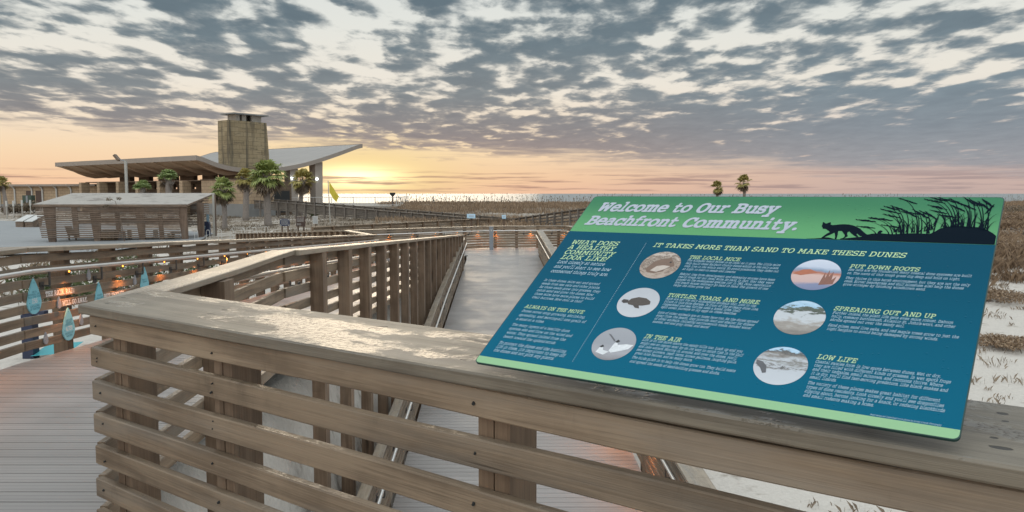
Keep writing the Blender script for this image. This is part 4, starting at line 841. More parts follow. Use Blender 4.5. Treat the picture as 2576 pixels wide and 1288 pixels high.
def pavilion():
    t = thing('beach_pavilion', 'large tan pavilion with a sweeping concave roof and massive block chimney', 'building', NL)
    smax = RZ[-1][0]; ns, ne = 28, 10; E0, E1 = 0.0, 35.0; th = 0.45
    def zs(s): return sum(rz_at(min(smax, max(0, s + d))) for d in (-.8, -.4, 0, .4, .8)) / 5
    top = MB(); vs = []
    for i in range(ns + 1):
        s = smax * i / ns
        for j in range(ne + 1): vs.append((s, E0 + (E1 - E0) * j / ne, zs(s)))
    top.add(vs, [(i * (ne + 1) + j, (i + 1) * (ne + 1) + j, (i + 1) * (ne + 1) + j + 1, i * (ne + 1) + j + 1) for i in range(ns) for j in range(ne)])
    ro = top.build('roof', M['roof'], t, PM, smooth=True)
    b = MB(); b.add([(x, y, z - th) for x, y, z in vs], [(i * (ne + 1) + j, i * (ne + 1) + j + 1, (i + 1) * (ne + 1) + j + 1, (i + 1) * (ne + 1) + j) for i in range(ns) for j in range(ne)])
    b.build('soffit', M['soffit'], ro, PM, smooth=True)
    fa = MB()
    for e in (E0, E1):
        for i in range(ns):
            a, c = smax * i / ns, smax * (i + 1) / ns
            y0, y1 = (e - .06, e + .003) if e == E0 else (e - .003, e + .06)
            fa.add([(a, y, zs(a) + dz) for y in (y0, y1) for dz in (-th - .03, .05)] + [(c, y, zs(c) + dz) for y in (y0, y1) for dz in (-th - .03, .05)], [(0, 1, 5, 4), (2, 6, 7, 3), (1, 3, 7, 5), (0, 4, 6, 2)])
    fa.box(-0.08, 0.003, E0 - .06, E1 + .06, zs(0) - th - .05, zs(0) + .06); fa.box(smax - .003, smax + .10, E0 - .06, E1 + .06, zs(smax) - th - .03, zs(smax) + .06)
    fa.build('fascia', M['fascia'], ro, PM)
    ribs = 9
    for k in range(ribs):                                     # tapering beams under the roof
        e = E0 + 1.5 + (E1 - E0 - 3) * k / (ribs - 1); r_ = MB()
        for i in range(10):
            a, c = smax * 0.46 * i / 10 + .05, smax * 0.46 * (i + 1) / 10 + .05; da, dc = 0.12 + 0.38 * ss(0, 4, a) - 0.36 * ss(4.5, 7, a), 0.12 + 0.38 * ss(0, 4, c) - 0.36 * ss(4.5, 7, c)
            r_.add([(a, y, zs(a) - th - d) for y in (e - .15, e + .15) for d in (da, -.02)] + [(c, y, zs(c) - th - d) for y in (e - .15, e + .15) for d in (dc, -.02)], [(0, 1, 5, 4), (2, 6, 7, 3), (0, 4, 6, 2), (0, 2, 3, 1), (4, 5, 7, 6)])
        r_.build('roof_beam', M['soffit'], ro, PM)
    # chimney: tall tapering block mass with a stub and slab cap
    def taper(mb, x0, x1, y0, y1, z0, z1, tx, ty, mi=0):
        mb.add([(x0, y0, z0), (x1, y0, z0), (x1, y1, z0), (x0, y1, z0), (x0 + tx * .2, y0 + ty, z1), (x1 - tx, y0 + ty, z1), (x1 - tx, y1 - ty, z1), (x0 + tx * .2, y1 - ty, z1)], [(3, 2, 1, 0), (4, 5, 6, 7), (0, 1, 5, 4), (1, 2, 6, 5), (2, 3, 7, 6), (3, 0, 4, 7)], mi)
    c = MB(); taper(c, 8.0, 14.5, 6.0, 8.3, -0.8, 10.75, 0.75, 0.0); ch = c.build('chimney', M['chim'], t, PM)
    c = MB(); zc0, zc1 = 10.753, 11.55
    for q in ((9.4, 9.65, 6.25, 8.05), (12.9, 13.15, 6.25, 8.05), (10.3, 10.9, 6.25, 6.6), (11.7, 12.9, 6.25, 6.6), (9.65, 9.95, 6.25, 6.6), (10.3, 12.9, 7.8, 8.05)): c.box(*q, zc0, zc1)
    c.build('chimney_stub', M['concrete'], ch, PM); c = MB(); c.box(8.75, 13.9, 5.7, 8.6, zc1 + .003, zc1 + .17); c.build('chimney_cap', M['concdark'], ch, PM)
    # right hand block with the dark opening
    zt = 3.08
    w_ = MB(); w_.box(1.5, 5.5, -6.5, 1.6, 0.45, zt); wb = w_.build('block_wall', M['tan'], t, PM, label='tan block wall at the near end under the roof')
    c = MB(); c.box(1.42, 5.6, -6.58, 1.7, zt + .003, zt + .14); c.build('coping', M['tandark'], wb, PM)
    c = MB(); c.box(1.40, 5.6, -6.62, 1.8, -1.6, 0.447); c.build('concrete_base', M['concdark'], wb, PM)
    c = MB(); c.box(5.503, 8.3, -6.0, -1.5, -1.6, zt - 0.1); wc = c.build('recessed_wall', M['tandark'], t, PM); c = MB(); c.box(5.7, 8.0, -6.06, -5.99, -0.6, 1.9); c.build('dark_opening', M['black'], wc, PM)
    # front piers, recessed wall with slots, coping, upper frame with bright openings
    for px in (207, 251.5, 299.5, 348, 402.5, 459):
        k = (px - 1288) / F; s = 0.75; e = (k * (NL.y + PV.y * s) - (NL.x + PV.x * s)) / (EV.x - k * EV.y); 
        c = MB(); c.box(0.7, 1.8, e - .34, e + .34, -1.5, zt); c.build('pier', M['tan'], t, PM)
    for (ea, eb) in ((1.7, 29.5),):
        slots = [6.2, 10.4, 15.0, 19.4]; c = MB(); prev = ea
        for s_e in slots: c.box(3.6, 3.9, prev, s_e, -1.5, zt - .05); c.box(3.6, 3.9, s_e, s_e + .75, -1.5, 2.15); c.box(3.6, 3.9, s_e, s_e + .75, 2.75, zt - .05); prev = s_e + .75
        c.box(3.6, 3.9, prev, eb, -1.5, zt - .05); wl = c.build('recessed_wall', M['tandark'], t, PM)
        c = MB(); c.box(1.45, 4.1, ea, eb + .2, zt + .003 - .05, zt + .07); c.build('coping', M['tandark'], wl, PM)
        c = MB(); c.box(1.6, 1.7, ea, eb, -1.3, 0.9); c.build('low_railing', M['bracket'], wl, PM)
    opens = [(297.5, 19), (344.5, 21), (392.5, 23), (452, 12), (503, 22), (549, 12)]
    spans = []
    for px, wpx in opens:
        e2 = []
        for q in (px - wpx / 2, px + wpx / 2):
            k = (q - 1288) / F; s = 6.5; e2.append((k * (NL.y + PV.y * s) - (NL.x + PV.x * s)) / (EV.x - k * EV.y))
        spans.append((min(e2), max(e2)))
    spans.sort(); prev = -2.0
    for a, c_ in spans + [(30.5, 30.5)]:
        if a - prev > 0.05:
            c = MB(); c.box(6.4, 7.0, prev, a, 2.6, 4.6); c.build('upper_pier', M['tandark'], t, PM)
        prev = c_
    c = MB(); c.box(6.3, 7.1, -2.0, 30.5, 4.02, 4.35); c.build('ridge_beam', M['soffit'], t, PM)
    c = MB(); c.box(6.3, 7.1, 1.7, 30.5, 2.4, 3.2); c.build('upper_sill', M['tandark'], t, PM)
    # two tall columns under the right wing
    for px, s in ((735, 13.65), (797, 17.6)):
        Y = NL.y + PV.y * s + EV.y; k = (px - 1288) / F; e = 1.0
        c = MB(); z1 = zs(s) - th; c.add([(s - .55, e - .55, -0.9), (s + .55, e - .55, -0.9), (s + .55, e + .55, -0.9), (s - .55, e + .55, -0.9), (s - .62, e - .62, z1), (s + .62, e - .62, z1), (s + .62, e + .62, z1), (s - .62, e + .62, z1)], [(3, 2, 1, 0), (4, 5, 6, 7), (0, 1, 5, 4), (1, 2, 6, 5), (2, 3, 7, 6), (3, 0, 4, 7)])
        co = c.build('column', M['fascia'], t, PM)
        c = MB(); c.tube([(s - .5, e - .80, 3.35), (s - .5, e - .80, 3.62)], 0.13, 8); c.box(s - .56, s - .44, e - .80, e - .50, 3.45, 3.55); c.build('wall_lamp', M['whitelamp'], co, PM)
    return t
pavilion()
def terrace():
    t = thing('sea_terrace', 'raised concrete terrace right of the pavilion with a white metal railing', 'terrace', (-20, 95, 0))
    P = [(-29, 92.5), (-14.0, 97.0), (-14.3, 104), (-16, 124), (-36, 128), (-38, 108)]
    c = MB(); c.prism(P, -2.5, 0.12); c.build('slab', M['concrete'], t)
    for a, b_ in zip(P[:3], P[1:4]):
        Mx, L, sl = frame((*a, 0.12), (*b_, 0.12)); c = MB(); c.box(0, L, .05, .09, 0.98, 1.04); c.box(0, L, .05, .09, 0.12, 0.17)
        x = 0.0 if b_[0] > -14.2 else L
        while x < L: c.box(x, x + .014, .06, .08, .17, .98); x += 0.36
        x = 0.0
        while x < L: c.box(x, x + .07, .04, .10, 0, 1.08); x += 2.6
        c.build('railing_panel', M['white'], t, Mx)
    return t
terrace()
def annex():
    p0 = at(245, 520, 112); p0.z = 0; p1 = at(-60, 520, 118); p1.z = 0
    Mx, L, sl = frame(p1, p0); t = thing('service_building', 'low tan building with white downpipes and dark doors at the far left', 'building', p1)
    c = MB(); c.box(0, L, 0, 8, 0.05, 2.62); wl = c.build('wall', M['tan'], t, Mx)
    c = MB(); c.box(-.05, L + .05, -.06, 8, -1.8, 0.047); c.build('base', M['concdark'], t, Mx)
    c = MB(); c.box(-.4, L + .2, -.55, 8.4, 2.623, 2.92, 0); c.build('roof', M['fascia'], t, Mx)
    k = L / 305
    for i, zx in enumerate((35, 300, 600, 780, 1020, 1265)):
        px = zx * 0.14584; x = (px + 60) * k; c = MB(); c.tube([(x - .45, -.5, 2.9), (x - .1, -.12, 2.35), (x, -.12, 2.1), (x, -.12, -0.8)], 0.11, 8); c.build('downpipe', M['white'], t, Mx)
    for a, b_ in ((490, 597), (655, 772)):
        c = MB(); c.box((a * .14584 + 60) * k, (b_ * .14584 + 60) * k, -.04, 0.05, 0.0, 2.0); c.build('door', M['brown'], t, Mx)
    return t
annex()
def acunit():
    p = at(68, 512, 108); t = thing('air_conditioner', 'dark green metal box beside the doors of the low building', 'air conditioner', (p.x, p.y, g(p.x, p.y)))
    c = MB(); z0 = g(p.x, p.y); c.box(p.x - .6, p.x + .6, p.y, p.y + .9, 0.25, 1.35); c.build('casing', M['acgreen'], t); c = MB(); c.box(p.x - .12, p.x + .12, p.y - .03, p.y + .0, .3, 1.3); c.build('grille', M['greymetal'], t)
    c = MB(); c.box(p.x - .5, p.x + .5, p.y + .1, p.y + .8, z0 - .1, 0.247); c.build('stand', M['concdark'], t)
acunit()

# ------------------------------------------------------------------ palms
def palm(px, py_base, Y, crown_px, cr, label, kind='frond', n=34, group=None, boots=0.0, lean=0.0, dead=8, zb=None, upright=0.0, tr=0.17):
    base = at(px, py_base, Y); z0 = g(base.x, base.y) if zb is None else zb
    zc = at(px, crown_px, Y).z                              # crown centre height
    rnd = random.Random(int(px * 7 + crown_px)); h = zc - z0
    t = thing('palm_tree', label, 'palm', (base.x, base.y, z0), 0, group)
    mb = MB(); pts = []; rs = []
    for i in range(9):
        s = i / 8; pts.append((base.x + lean * s * s * h * .1 + .05 * math.sin(s * 5 + px), base.y, z0 - 0.2 + (h + 0.1) * s)); rs.append(tr * (1.25 - 0.35 * s) * (1 + .06 * math.sin(17 * s)))
    mb.tube(pts, rs, 10)
    top = Vector(pts[-1])
    if boots:                                               # criss-cross stubs of old leaf bases
        for i in range(int(h * boots * 12)):
            zz = z0 + h * (1 - boots * rnd.random()); a = rnd.uniform(0, 6.28); q = Vector((top.x + tr * math.cos(a), top.y + tr * math.sin(a), zz)); d = Vector((math.cos(a + rnd.uniform(-.9, .9)) * .34, math.sin(a + rnd.uniform(-.9, .9)) * .34, rnd.uniform(.35, .6)))
            mb.tube([q, q + d * 0.55, q + d], [.055, .045, .02], 4)
    mb.build('trunk', M['trunk'], t, smooth=True)
    def crown(name, mat, cnt, elo, ehi, rr):
        mb = MB()
        for i in range(cnt):
            a = rnd.uniform(0, 6.283); el = R(rnd.uniform(elo, ehi)); pl = rr * rnd.uniform(.42, .58)
            d = Vector((math.cos(a) * math.cos(el), math.sin(a) * math.cos(el), math.sin(el))); side = d.cross(Vector((0, 0, 1))).normalized(); upv = side.cross(d)
            hub = top + d * pl + Vector((0, 0, -.06 * pl)); mb.add([top - side * .02, top + side * .02, hub + side * .012, hub - side * .012], [(0, 1, 2, 3)])
            nl = 17; fl = rr * rnd.uniform(.52, .72); fold = rnd.uniform(.15, .5)
            for j in range(nl):                            # leaflets of one fan
                th = R(-105 + 210 * j / (nl - 1)); ld = (d * math.cos(th) + side * math.sin(th) + upv * fold * abs(math.sin(th)) * .6).normalized(); l = fl * (1 - .32 * abs(th) / R(105)) * rnd.uniform(.85, 1.1)
                pw = ld.cross(upv).normalized() * (0.055 * rr)
                mid = hub + ld * l * .6 + Vector((0, 0, -.05 * l)); tip = hub + ld * l + Vector((0, 0, -(.30 + .25 * rnd.random()) * l * (1.0 if ehi > 0 else .6)))
                mb.add([hub, mid - pw, tip, mid + pw], [(0, 1, 2, 3)])
        return mb.build(name, M[mat], t)
    crown('crown', kind, n, -28 + upright, 88, cr)
    if dead: crown('dead_fronds', 'deadfrond', dead, -78, -38, cr * .92)
    return t
PG = 'palms in front of the pavilion'
palm(565, 583, 68, 474, 1.25, 'short palm with a shaggy skirt of dead fronds right beside the slatted shelter', 'frond', 40, PG, 0.25, dead=26, tr=.19)
palm(620, 557, 82, 447, 1.30, 'olive green palm with a rough trunk left of the tallest palm', 'frondolive', 38, PG, 0.45, dead=12, tr=.27)
palm(675, 580, 70, 440, 1.75, 'tallest palm, broad green crown and criss-cross trunk, in front of the pavilion roof', 'frond', 42, PG, 0.55, dead=12, tr=.27)
palm(757, 547, 89, 452, 1.55, 'dark olive palm in front of the right pavilion columns', 'frondolive', 34, PG, 0.15, lean=0.6, dead=12, tr=.23)
palm(428, 560, 80, 446, 1.10, 'round bright green palm above the shelter roof, the taller of the two there', 'frondlt', 60, 'round green palms above the shelter roof', 0.2, dead=4, upright=30, tr=.3)
palm(361, 560, 80, 470, 0.95, 'low round green palm just above the shelter roof, left of the taller one', 'frondlt', 56, 'round green palms above the shelter roof', 0.0, dead=3, upright=30, tr=.3)
palm(17, 548, 92, 459, 1.0, 'lone palm with a thin dark trunk at the far left edge', 'frondolive', 34, None, 0.0, lean=-1.2, dead=6, tr=.2)
palm(1804, 520, 140, 470, 1.45, 'shorter left palm of the far pair against the sea above the sign', 'frondolive', 26, 'far palms above the sign', 0.0, dead=10, tr=.25)
palm(1871, 520, 140, 458, 1.65, 'taller right palm of the far pair against the sea above the sign', 'frondolive', 26, 'far palms above the sign', 0.0, dead=10, tr=.25)

# ------------------------------------------------------------------ slatted shelter
def shelter():
    X0, X1, Y0, Y1 = -32.5, -22.0, 54.0, 59.0; zf, zb = 0.85, 1.62; gz_ = -1.75
    t = thing('slatted_shelter', 'long wooden shelter with slatted walls and a worn pale sloping roof', 'shelter', ((X0 + X1) / 2, 56.5, gz_))
    c = MB(); n = 30; th = .12
    for i in range(n):
        a, b = X0 + (X1 - X0) * i / n, X0 + (X1 - X0) * (i + 1) / n
        c.add([(a, Y0, zf), (b, Y0, zf), (b, Y1, zb), (a, Y1, zb)], [(0, 1, 2, 3)])
    c.build('roof', M['shedroof'], t)
    c = MB(); c.add([(X0, Y0 + .004, zf - th), (X1, Y0 + .004, zf - th), (X1, Y1, zb - th), (X0, Y1, zb - th)], [(3, 2, 1, 0)])
    c.box(X0, X1, Y0 - .03, Y0 + .003, zf - th - .03, zf - .004); c.box(X0, X1, Y1 - .003, Y1 + .03, zb - th, zb - .004)
    for x in (X0, X1): c.add([(x - .02, Y0, zf - th), (x + .02, Y0, zf - th), (x + .02, Y1, zb - th), (x - .02, Y1, zb - th), (x - .02, Y0, zf - .006), (x + .02, Y0, zf - .006), (x + .02, Y1, zb - .006), (x - .02, Y1, zb - .006)], [(3, 2, 1, 0), (4, 5, 6, 7), (0, 1, 5, 4), (1, 2, 6, 5), (2, 3, 7, 6), (3, 0, 4, 7)])
    c.build('roof_frame', M['slat'], t)
    rnd = random.Random(5)
    c = MB()
    for k in range(17):
        z = zf - .19 - k * .128; x0 = X0 + 0.12 + k * 0.022
        c.plank(x0, X1 - .55 - rnd.random() * .05, Y0 + .06, Y0 + .10, z - .040, z + .040, 0, .004, 6, .004)
    c.build('slat_panel', M['slat'], t)
    c = MB()
    for k in range(19):
        z = zb - .30 - k * .118
        if rnd.random() < .86: c.plank(X0 + .3 + rnd.random() * .8 * (k % 3), X1 - .5 - rnd.random() * 1.2, Y1 - .46, Y1 - .42, z - .04, z + .04, 0, .004, 6, .004)
    c.build('slat_panel', M['slat'], t)
    c = MB()
    for k in range(9):
        z = zf + .35 - k * .16; c.add([(X1 - .34, Y0 + 2.6, z - .04), (X1 - .30, Y0 + 2.6, z - .04), (X1 - .30, Y1 - .4, z - .04), (X1 - .34, Y1 - .4, z - .04), (X1 - .34, Y0 + 2.6, z + .04), (X1 - .30, Y0 + 2.6, z + .04), (X1 - .30, Y1 - .4, z + .04), (X1 - .34, Y1 - .4, z + .04)], [(3, 2, 1, 0), (4, 5, 6, 7), (0, 1, 5, 4), (1, 2, 6, 5), (2, 3, 7, 6), (3, 0, 4, 7)])
    c.build('slat_panel', M['slat'], t)
    for px, wt, wb, y in ((124, .80, .45, Y0 + .12), (238, .75, .40, Y0 + .12), (351, .65, .35, Y0 + .12), (401, .28, .28, Y0 + .14), (459, .58, .40, Y0 + .12), (186, .42, .34, Y1 - .62), (293, .35, .3, Y1 - .62)):
        x = (px - 1288) / F * y; zt = zf - th + (zb - zf) * (y - Y0) / (Y1 - Y0) - .02
        c = MB(); c.add([(x - wb / 2 + .15, y, gz_ - .1), (x + wb / 2 + .15, y, gz_ - .1), (x + wb / 2 + .15, y + .14, gz_ - .1), (x - wb / 2 + .15, y + .14, gz_ - .1), (x - wt / 2, y, zt), (x + wt / 2, y, zt), (x + wt / 2, y + .14, zt), (x - wt / 2, y + .14, zt)], [(3, 2, 1, 0), (4, 5, 6, 7), (0, 1, 5, 4), (1, 2, 6, 5), (2, 3, 7, 6), (3, 0, 4, 7)])
        c.build('post', M['slatv'], t)
    x = (505 - 1288) / F * 55.6
    c = MB(); c.box(x - .2, x + .18, 55.5, 55.8, gz_ - .1, 0.95); c.build('corner_post', M['slatv'], t)
    return t
shelter()
def simple(name, label, cat, loc, parts, group=None):
    t = thing(name, label, cat, loc, 0, group)
    for nm, mat, fn in parts:
        c = MB(); fn(c, Vector(loc)); c.build(nm, M[mat] if isinstance(mat, str) else mat, t)
    return t
def gp(px, Y): 
    x = (px - 1288) / F * Y; return Vector((x, Y, g(x, Y)))
# things standing in the shelter
p = Vector((gp(186, 56).x, 56.0, -1.68))
simple('wooden_chair', 'brown wooden chair low inside the shelter near its left end', 'chair', p, [('seat', 'slat', lambda c, q: c.box(q.x - .3, q.x + .3, q.y - .3, q.y + .3, q.z + .40, q.z + .47)), ('backrest', 'slat', lambda c, q: c.add([(q.x - .3, q.y - .3, q.z + .3), (q.x + .25, q.y - .3, q.z + .3), (q.x + .1, q.y - .45, q.z + .95), (q.x - .4, q.y - .45, q.z + .95)], [(0, 1, 2, 3)])), ('leg', 'slatv', lambda c, q: c.box(q.x - .28, q.x - .2, q.y - .28, q.y - .2, q.z - .1, q.z + .397)), ('leg', 'slatv', lambda c, q: c.box(q.x + .2, q.x + .28, q.y - .28, q.y - .2, q.z - .1, q.z + .397))])
p = Vector((gp(272, 56).x, 56.0, -1.68))
simple('wooden_planter', 'tan slatted planter box low inside the shelter, left of centre', 'planter', p, [('box', 'tan', lambda c, q: [c.box(q.x - .5 + .21 * i, q.x - .5 + .21 * i + .17, q.y - .3, q.y + .3, q.z - .1, q.z + .62) for i in range(5)]), ('rim', 'white', lambda c, q: c.box(q.x - .54, q.x + .54, q.y - .34, q.y + .34, q.z + .623, q.z + .68))])
p = Vector((gp(307, 55.6).x, 55.6, -1.68))
simple('trash_can', 'dark grey ribbed bin under the thin sapling in the shelter', 'bin', p, [('body', 'greymetal', lambda c, q: c.tube([q + Vector((0, 0, -.1)), q + Vector((0, 0, .35)), q + Vector((0, 0, .6))], [.26, .24, .18], 12)), ('lid', 'black', lambda c, q: c.tube([q + Vector((0, 0, .603)), q + Vector((0, 0, .66))], .22, 12))])
WP = 'white boards at the foot of the shelter'
for px, wd, hh, lb in ((325, .30, .66, 'narrow white panel at the foot of the shelter, left of the others'), (391, .34, .64, 'white panel at the foot of the shelter, just right of its middle')):
    p = Vector((gp(px, 57).x, 57.0, -1.68))
    simple('notice_stand', lb, 'stand', p, [('board', 'white', lambda c, q, wd=wd, hh=hh: c.box(q.x - wd / 2, q.x + wd / 2, q.y - .03, q.y + .03, q.z + .05, q.z + hh)), ('foot', 'greymetal', lambda c, q, wd=wd: c.box(q.x - wd / 2, q.x + wd / 2, q.y - .12, q.y + .12, q.z - .1, q.z + .047))], WP)
p = Vector((gp(450, 57.5).x, 57.5, -1.68))
simple('white_bench', 'white bench at the right foot of the shelter beside a green bush', 'bench', p, [('seat', 'white', lambda c, q: c.box(q.x - .55, q.x + .55, q.y - .25, q.y + .25, q.z + .40, q.z + .52)), ('leg', 'white', lambda c, q: c.box(q.x - .5, q.x - .4, q.y - .2, q.y + .2, q.z - .1, q.z + .397)), ('leg', 'white', lambda c, q: c.box(q.x + .4, q.x + .5, q.y - .2, q.y + .2, q.z - .1, q.z + .397))])

def leaf_blob(mb, c, rx_, ry_, rz_, n, size, rnd):
    for i in range(n):
        d = Vector((rnd.gauss(0, 1), rnd.gauss(0, 1), rnd.gauss(0, 1))).normalized() * (rnd.random() ** .45)
        lump = 1 + .25 * mnoise.noise(d * 2.3 + c)
        q = c + Vector((d.x * rx_ * lump, d.y * ry_ * lump, d.z * rz_ * lump)); a = Vector((rnd.gauss(0, 1), rnd.gauss(0, 1), rnd.gauss(0, 1))).normalized() * size; b = a.cross(Vector((rnd.gauss(0, 1), rnd.gauss(0, 1), rnd.gauss(0, 1)))).normalized() * size * .55
        mb.add([q - a, q + b, q + a, q - b], [(0, 1, 2, 3)])
def shrub(x, y, rx_, rz_, label, mat='shrub', n=900, size=.05, group=None, z=None, name='shrub', cat='shrub'):
    z0 = g(x, y) if z is None else z; rnd = random.Random(int(x * 31 + y * 17))
    t = thing(name, label, cat, (x, y, z0), 0, group)
    mb = MB()
    for k in range(7):
        a = rnd.uniform(0, 6.28); mb.tube([(x, y, z0 - .05), (x + math.cos(a) * rx_ * .5, y + math.sin(a) * rx_ * .5, z0 + rz_ * 1.1)], [.03 * rx_, .012 * rx_], 5)
    mb.build('stems', M['trunk'], t)
    mb = MB(); c = Vector((x, y, z0 + rz_ * .95))
    for k in range(6):
        a = rnd.uniform(0, 6.28); leaf_blob(mb, c + Vector((math.cos(a) * rx_ * .5, math.sin(a) * rx_ * .5, rnd.uniform(-.25, .3) * rz_)), rx_ * .6, rx_ * .6, rz_ * .75, n // 6, size, rnd)
    mb.build('foliage', M[mat], t)
    return t
shrub(gp(430, 55.2).x, 55.2, .25, .30, 'small bright green bush at the foot of the shelter', n=300, size=.04, z=-1.68)
q = gp(757 + 75, 77); shrub(gp(780, 82).x, 84.0, .75, .55, 'round dark green bush against the grey boardwalk fence', n=500, size=.09)
SG = 'low green shrubs behind the left railing'
for i, (x, y, r_, h_) in enumerate(((-9.4, 16.5, .8, .30), (-11.4, 19.5, .9, .34), (-9.6, 20.0, 1.0, .34), (-12.6, 24.0, 1.1, .38), (-9.4, 23.5, .9, .34), (-14.0, 29.0, 1.3, .42))):
    shrub(x, y, r_, h_, ('nearest low green shrub behind the left railing', 'second low green shrub behind the left railing', 'wide green shrub on the sand behind the left railing', 'green shrub farther along behind the left railing', 'shrub close behind the left railing posts', 'farthest green shrub behind the left railing')[i], n=700, size=.05, group=SG)
# thin sapling leaning in front of the shelter roof
def sapling():
    b = Vector((gp(312, 53).x, 53.0, -1.72)); tp = at(290, 506, 53)
    t = thing('sapling', 'thin leaning sapling with a few leaves at its top, in front of the shelter', 'sapling', b)
    c = MB(); c.tube([b, (b + tp) / 2 + Vector((.08, 0, 0)), tp, tp + Vector((-.25, 0, .1))], [.03, .025, .014, .008], 6); c.build('trunk', M['slatv'], t)
    c = MB(); rnd = random.Random(2)
    for q in (tp + Vector((-.42, 0, .12)), tp + Vector((.25, 0, .16)), tp + Vector((-.62, 0, -.35))): leaf_blob(c, q, .20, .18, .12, 40, .06, rnd)
    c.build('crown', M['scrub'], t)
sapling()
# two slant-topped bins
for px, lb in ((55, 'left of the two wooden bins with slanted white tops'), (79, 'right of the two wooden bins with slanted white tops')):
    b = gp(px, 74); 
    simple('wooden_bin', lb, 'bin', b, [('box', 'slat', lambda c, q: c.add([(q.x - .34, q.y - .4, q.z - .1), (q.x + .34, q.y - .4, q.z - .1), (q.x + .34, q.y + .9, q.z - .1), (q.x - .34, q.y + .9, q.z - .1), (q.x - .34, q.y - .4, q.z + .62), (q.x + .34, q.y - .4, q.z + .62), (q.x + .62, q.y + .9, q.z + 1.12), (q.x - .06, q.y + .9, q.z + 1.12)], [(3, 2, 1, 0), (0, 1, 5, 4), (1, 2, 6, 5), (2, 3, 7, 6), (3, 0, 4, 7), (4, 5, 6, 7)])),
      ('lid', 'white', lambda c, q: c.add([(q.x - .38, q.y - .46, q.z + .625), (q.x + .38, q.y - .46, q.z + .625), (q.x + .66, q.y + .96, q.z + 1.165), (q.x - .10, q.y + .96, q.z + 1.165), (q.x - .38, q.y - .46, q.z + .69), (q.x + .38, q.y - .46, q.z + .69), (q.x + .66, q.y + .96, q.z + 1.23), (q.x - .10, q.y + .96, q.z + 1.23)], [(3, 2, 1, 0), (4, 5, 6, 7), (0, 1, 5, 4), (1, 2, 6, 5), (2, 3, 7, 6), (3, 0, 4, 7)]))], 'wooden bins')
for i, px in enumerate((18.5, 36, 57.5, 78.5)):
    b = gp(px, 86)
    simple('marker_post', ('first', 'second', 'third', 'fourth')[i] + ' from the left of the thin pale posts before the low building', 'post', b, [('post', 'pole', lambda c, q: c.tube([q + Vector((0, 0, -.2)), q + Vector((0, 0, 1.9))], .06, 8)), ('sleeve', 'white', lambda c, q: c.tube([q + Vector((0, 0, 1.35)), q + Vector((0, 0, 1.95))], .10, 8))], 'pale posts before the low building')
for i, (px, r_, h_) in enumerate(((25, 1.3, .5), (50, 1.5, .6), (88, 1.2, .8))):
    b = gp(px, 97); shrub(b.x, b.y, r_, h_, ('dark low bush below the far left building, nearest the left edge', 'dark bush below the green metal box', 'taller dark bush right of the green metal box')[i], 'scrub', 500, .14, 'dark bushes before the low building')
# light pole
def light_pole():
    b = gp(322, 75); zt = at(320, 404, 75).z
    t = thing('light_pole', 'tall grey square light pole with a tilted floodlight, in front of the pavilion', 'light pole', b)
    c = MB(); c.box(b.x - .10, b.x + .10, b.y - .1, b.y + .1, b.z - .3, zt); c.build('pole', M['pole'], t)
    c = MB(); c.tube([(b.x, b.y, zt - .06), (b.x - .75, b.y, zt + .16)], .035, 8); c.build('arm', M['greymetal'], t)
    c = MB(); P = Vector((b.x - .80, b.y, zt + .28)); d = Vector((-.35, 0, .42)).normalized(); n_ = Vector((d.z, 0, -d.x)); 
    c.add([P + d * a + n_ * e + Vector((0, f, 0)) for a in (-.33, .33) for e in (-.12, .10) for f in (-.22, .22)], [(0, 1, 3, 2), (4, 6, 7, 5), (0, 4, 5, 1), (2, 3, 7, 6), (0, 2, 6, 4), (1, 5, 7, 3)]); c.build('floodlight', M['slat'], t)
light_pole()
# flagpole with yellow flag
def flag():
    b = gp(831, 70); zt = at(827, 455, 70).z
    t = thing('flagpole', 'thin pale flagpole flying a limp yellow flag', 'flagpole', b)
    c = MB(); c.tube([(b.x, b.y, b.z - .3), (b.x - .13, b.y, zt)], [.05, .035], 8); c.build('pole', M['pole'], t)
    c = MB(); cols = 10; rows = 8; vs = []
    o = [at(828, 457, 70), at(829, 484, 70), at(845, 509, 70), at(852, 505, 70), at(853, 494, 70), at(836, 466, 70)]
    top = [at(828, 456, 70), at(834, 466, 70), at(845, 483, 70), at(852.5, 494, 70)]; bot = [at(829, 483, 70), at(834, 493, 70), at(841, 503, 70), at(847, 509, 70)]
    def lerp(P, s):
        s *= len(P) - 1; i = min(int(s), len(P) - 2); return P[i] + (P[i + 1] - P[i]) * (s - i)
    for i in range(cols + 1):
        for j in range(rows + 1):
            q = lerp(top, i / cols) + (lerp(bot, i / cols) - lerp(top, i / cols)) * (j / rows); q.y += .10 * math.sin(i * 1.5 + j * .4) * i / cols; vs.append(q)
    c.add(vs, [(i * (rows + 1) + j, (i + 1) * (rows + 1) + j, (i + 1) * (rows + 1) + j + 1, i * (rows + 1) + j + 1) for i in range(cols) for j in range(rows)]); c.build('flag', M['yellow'], t, smooth=True)
flag()
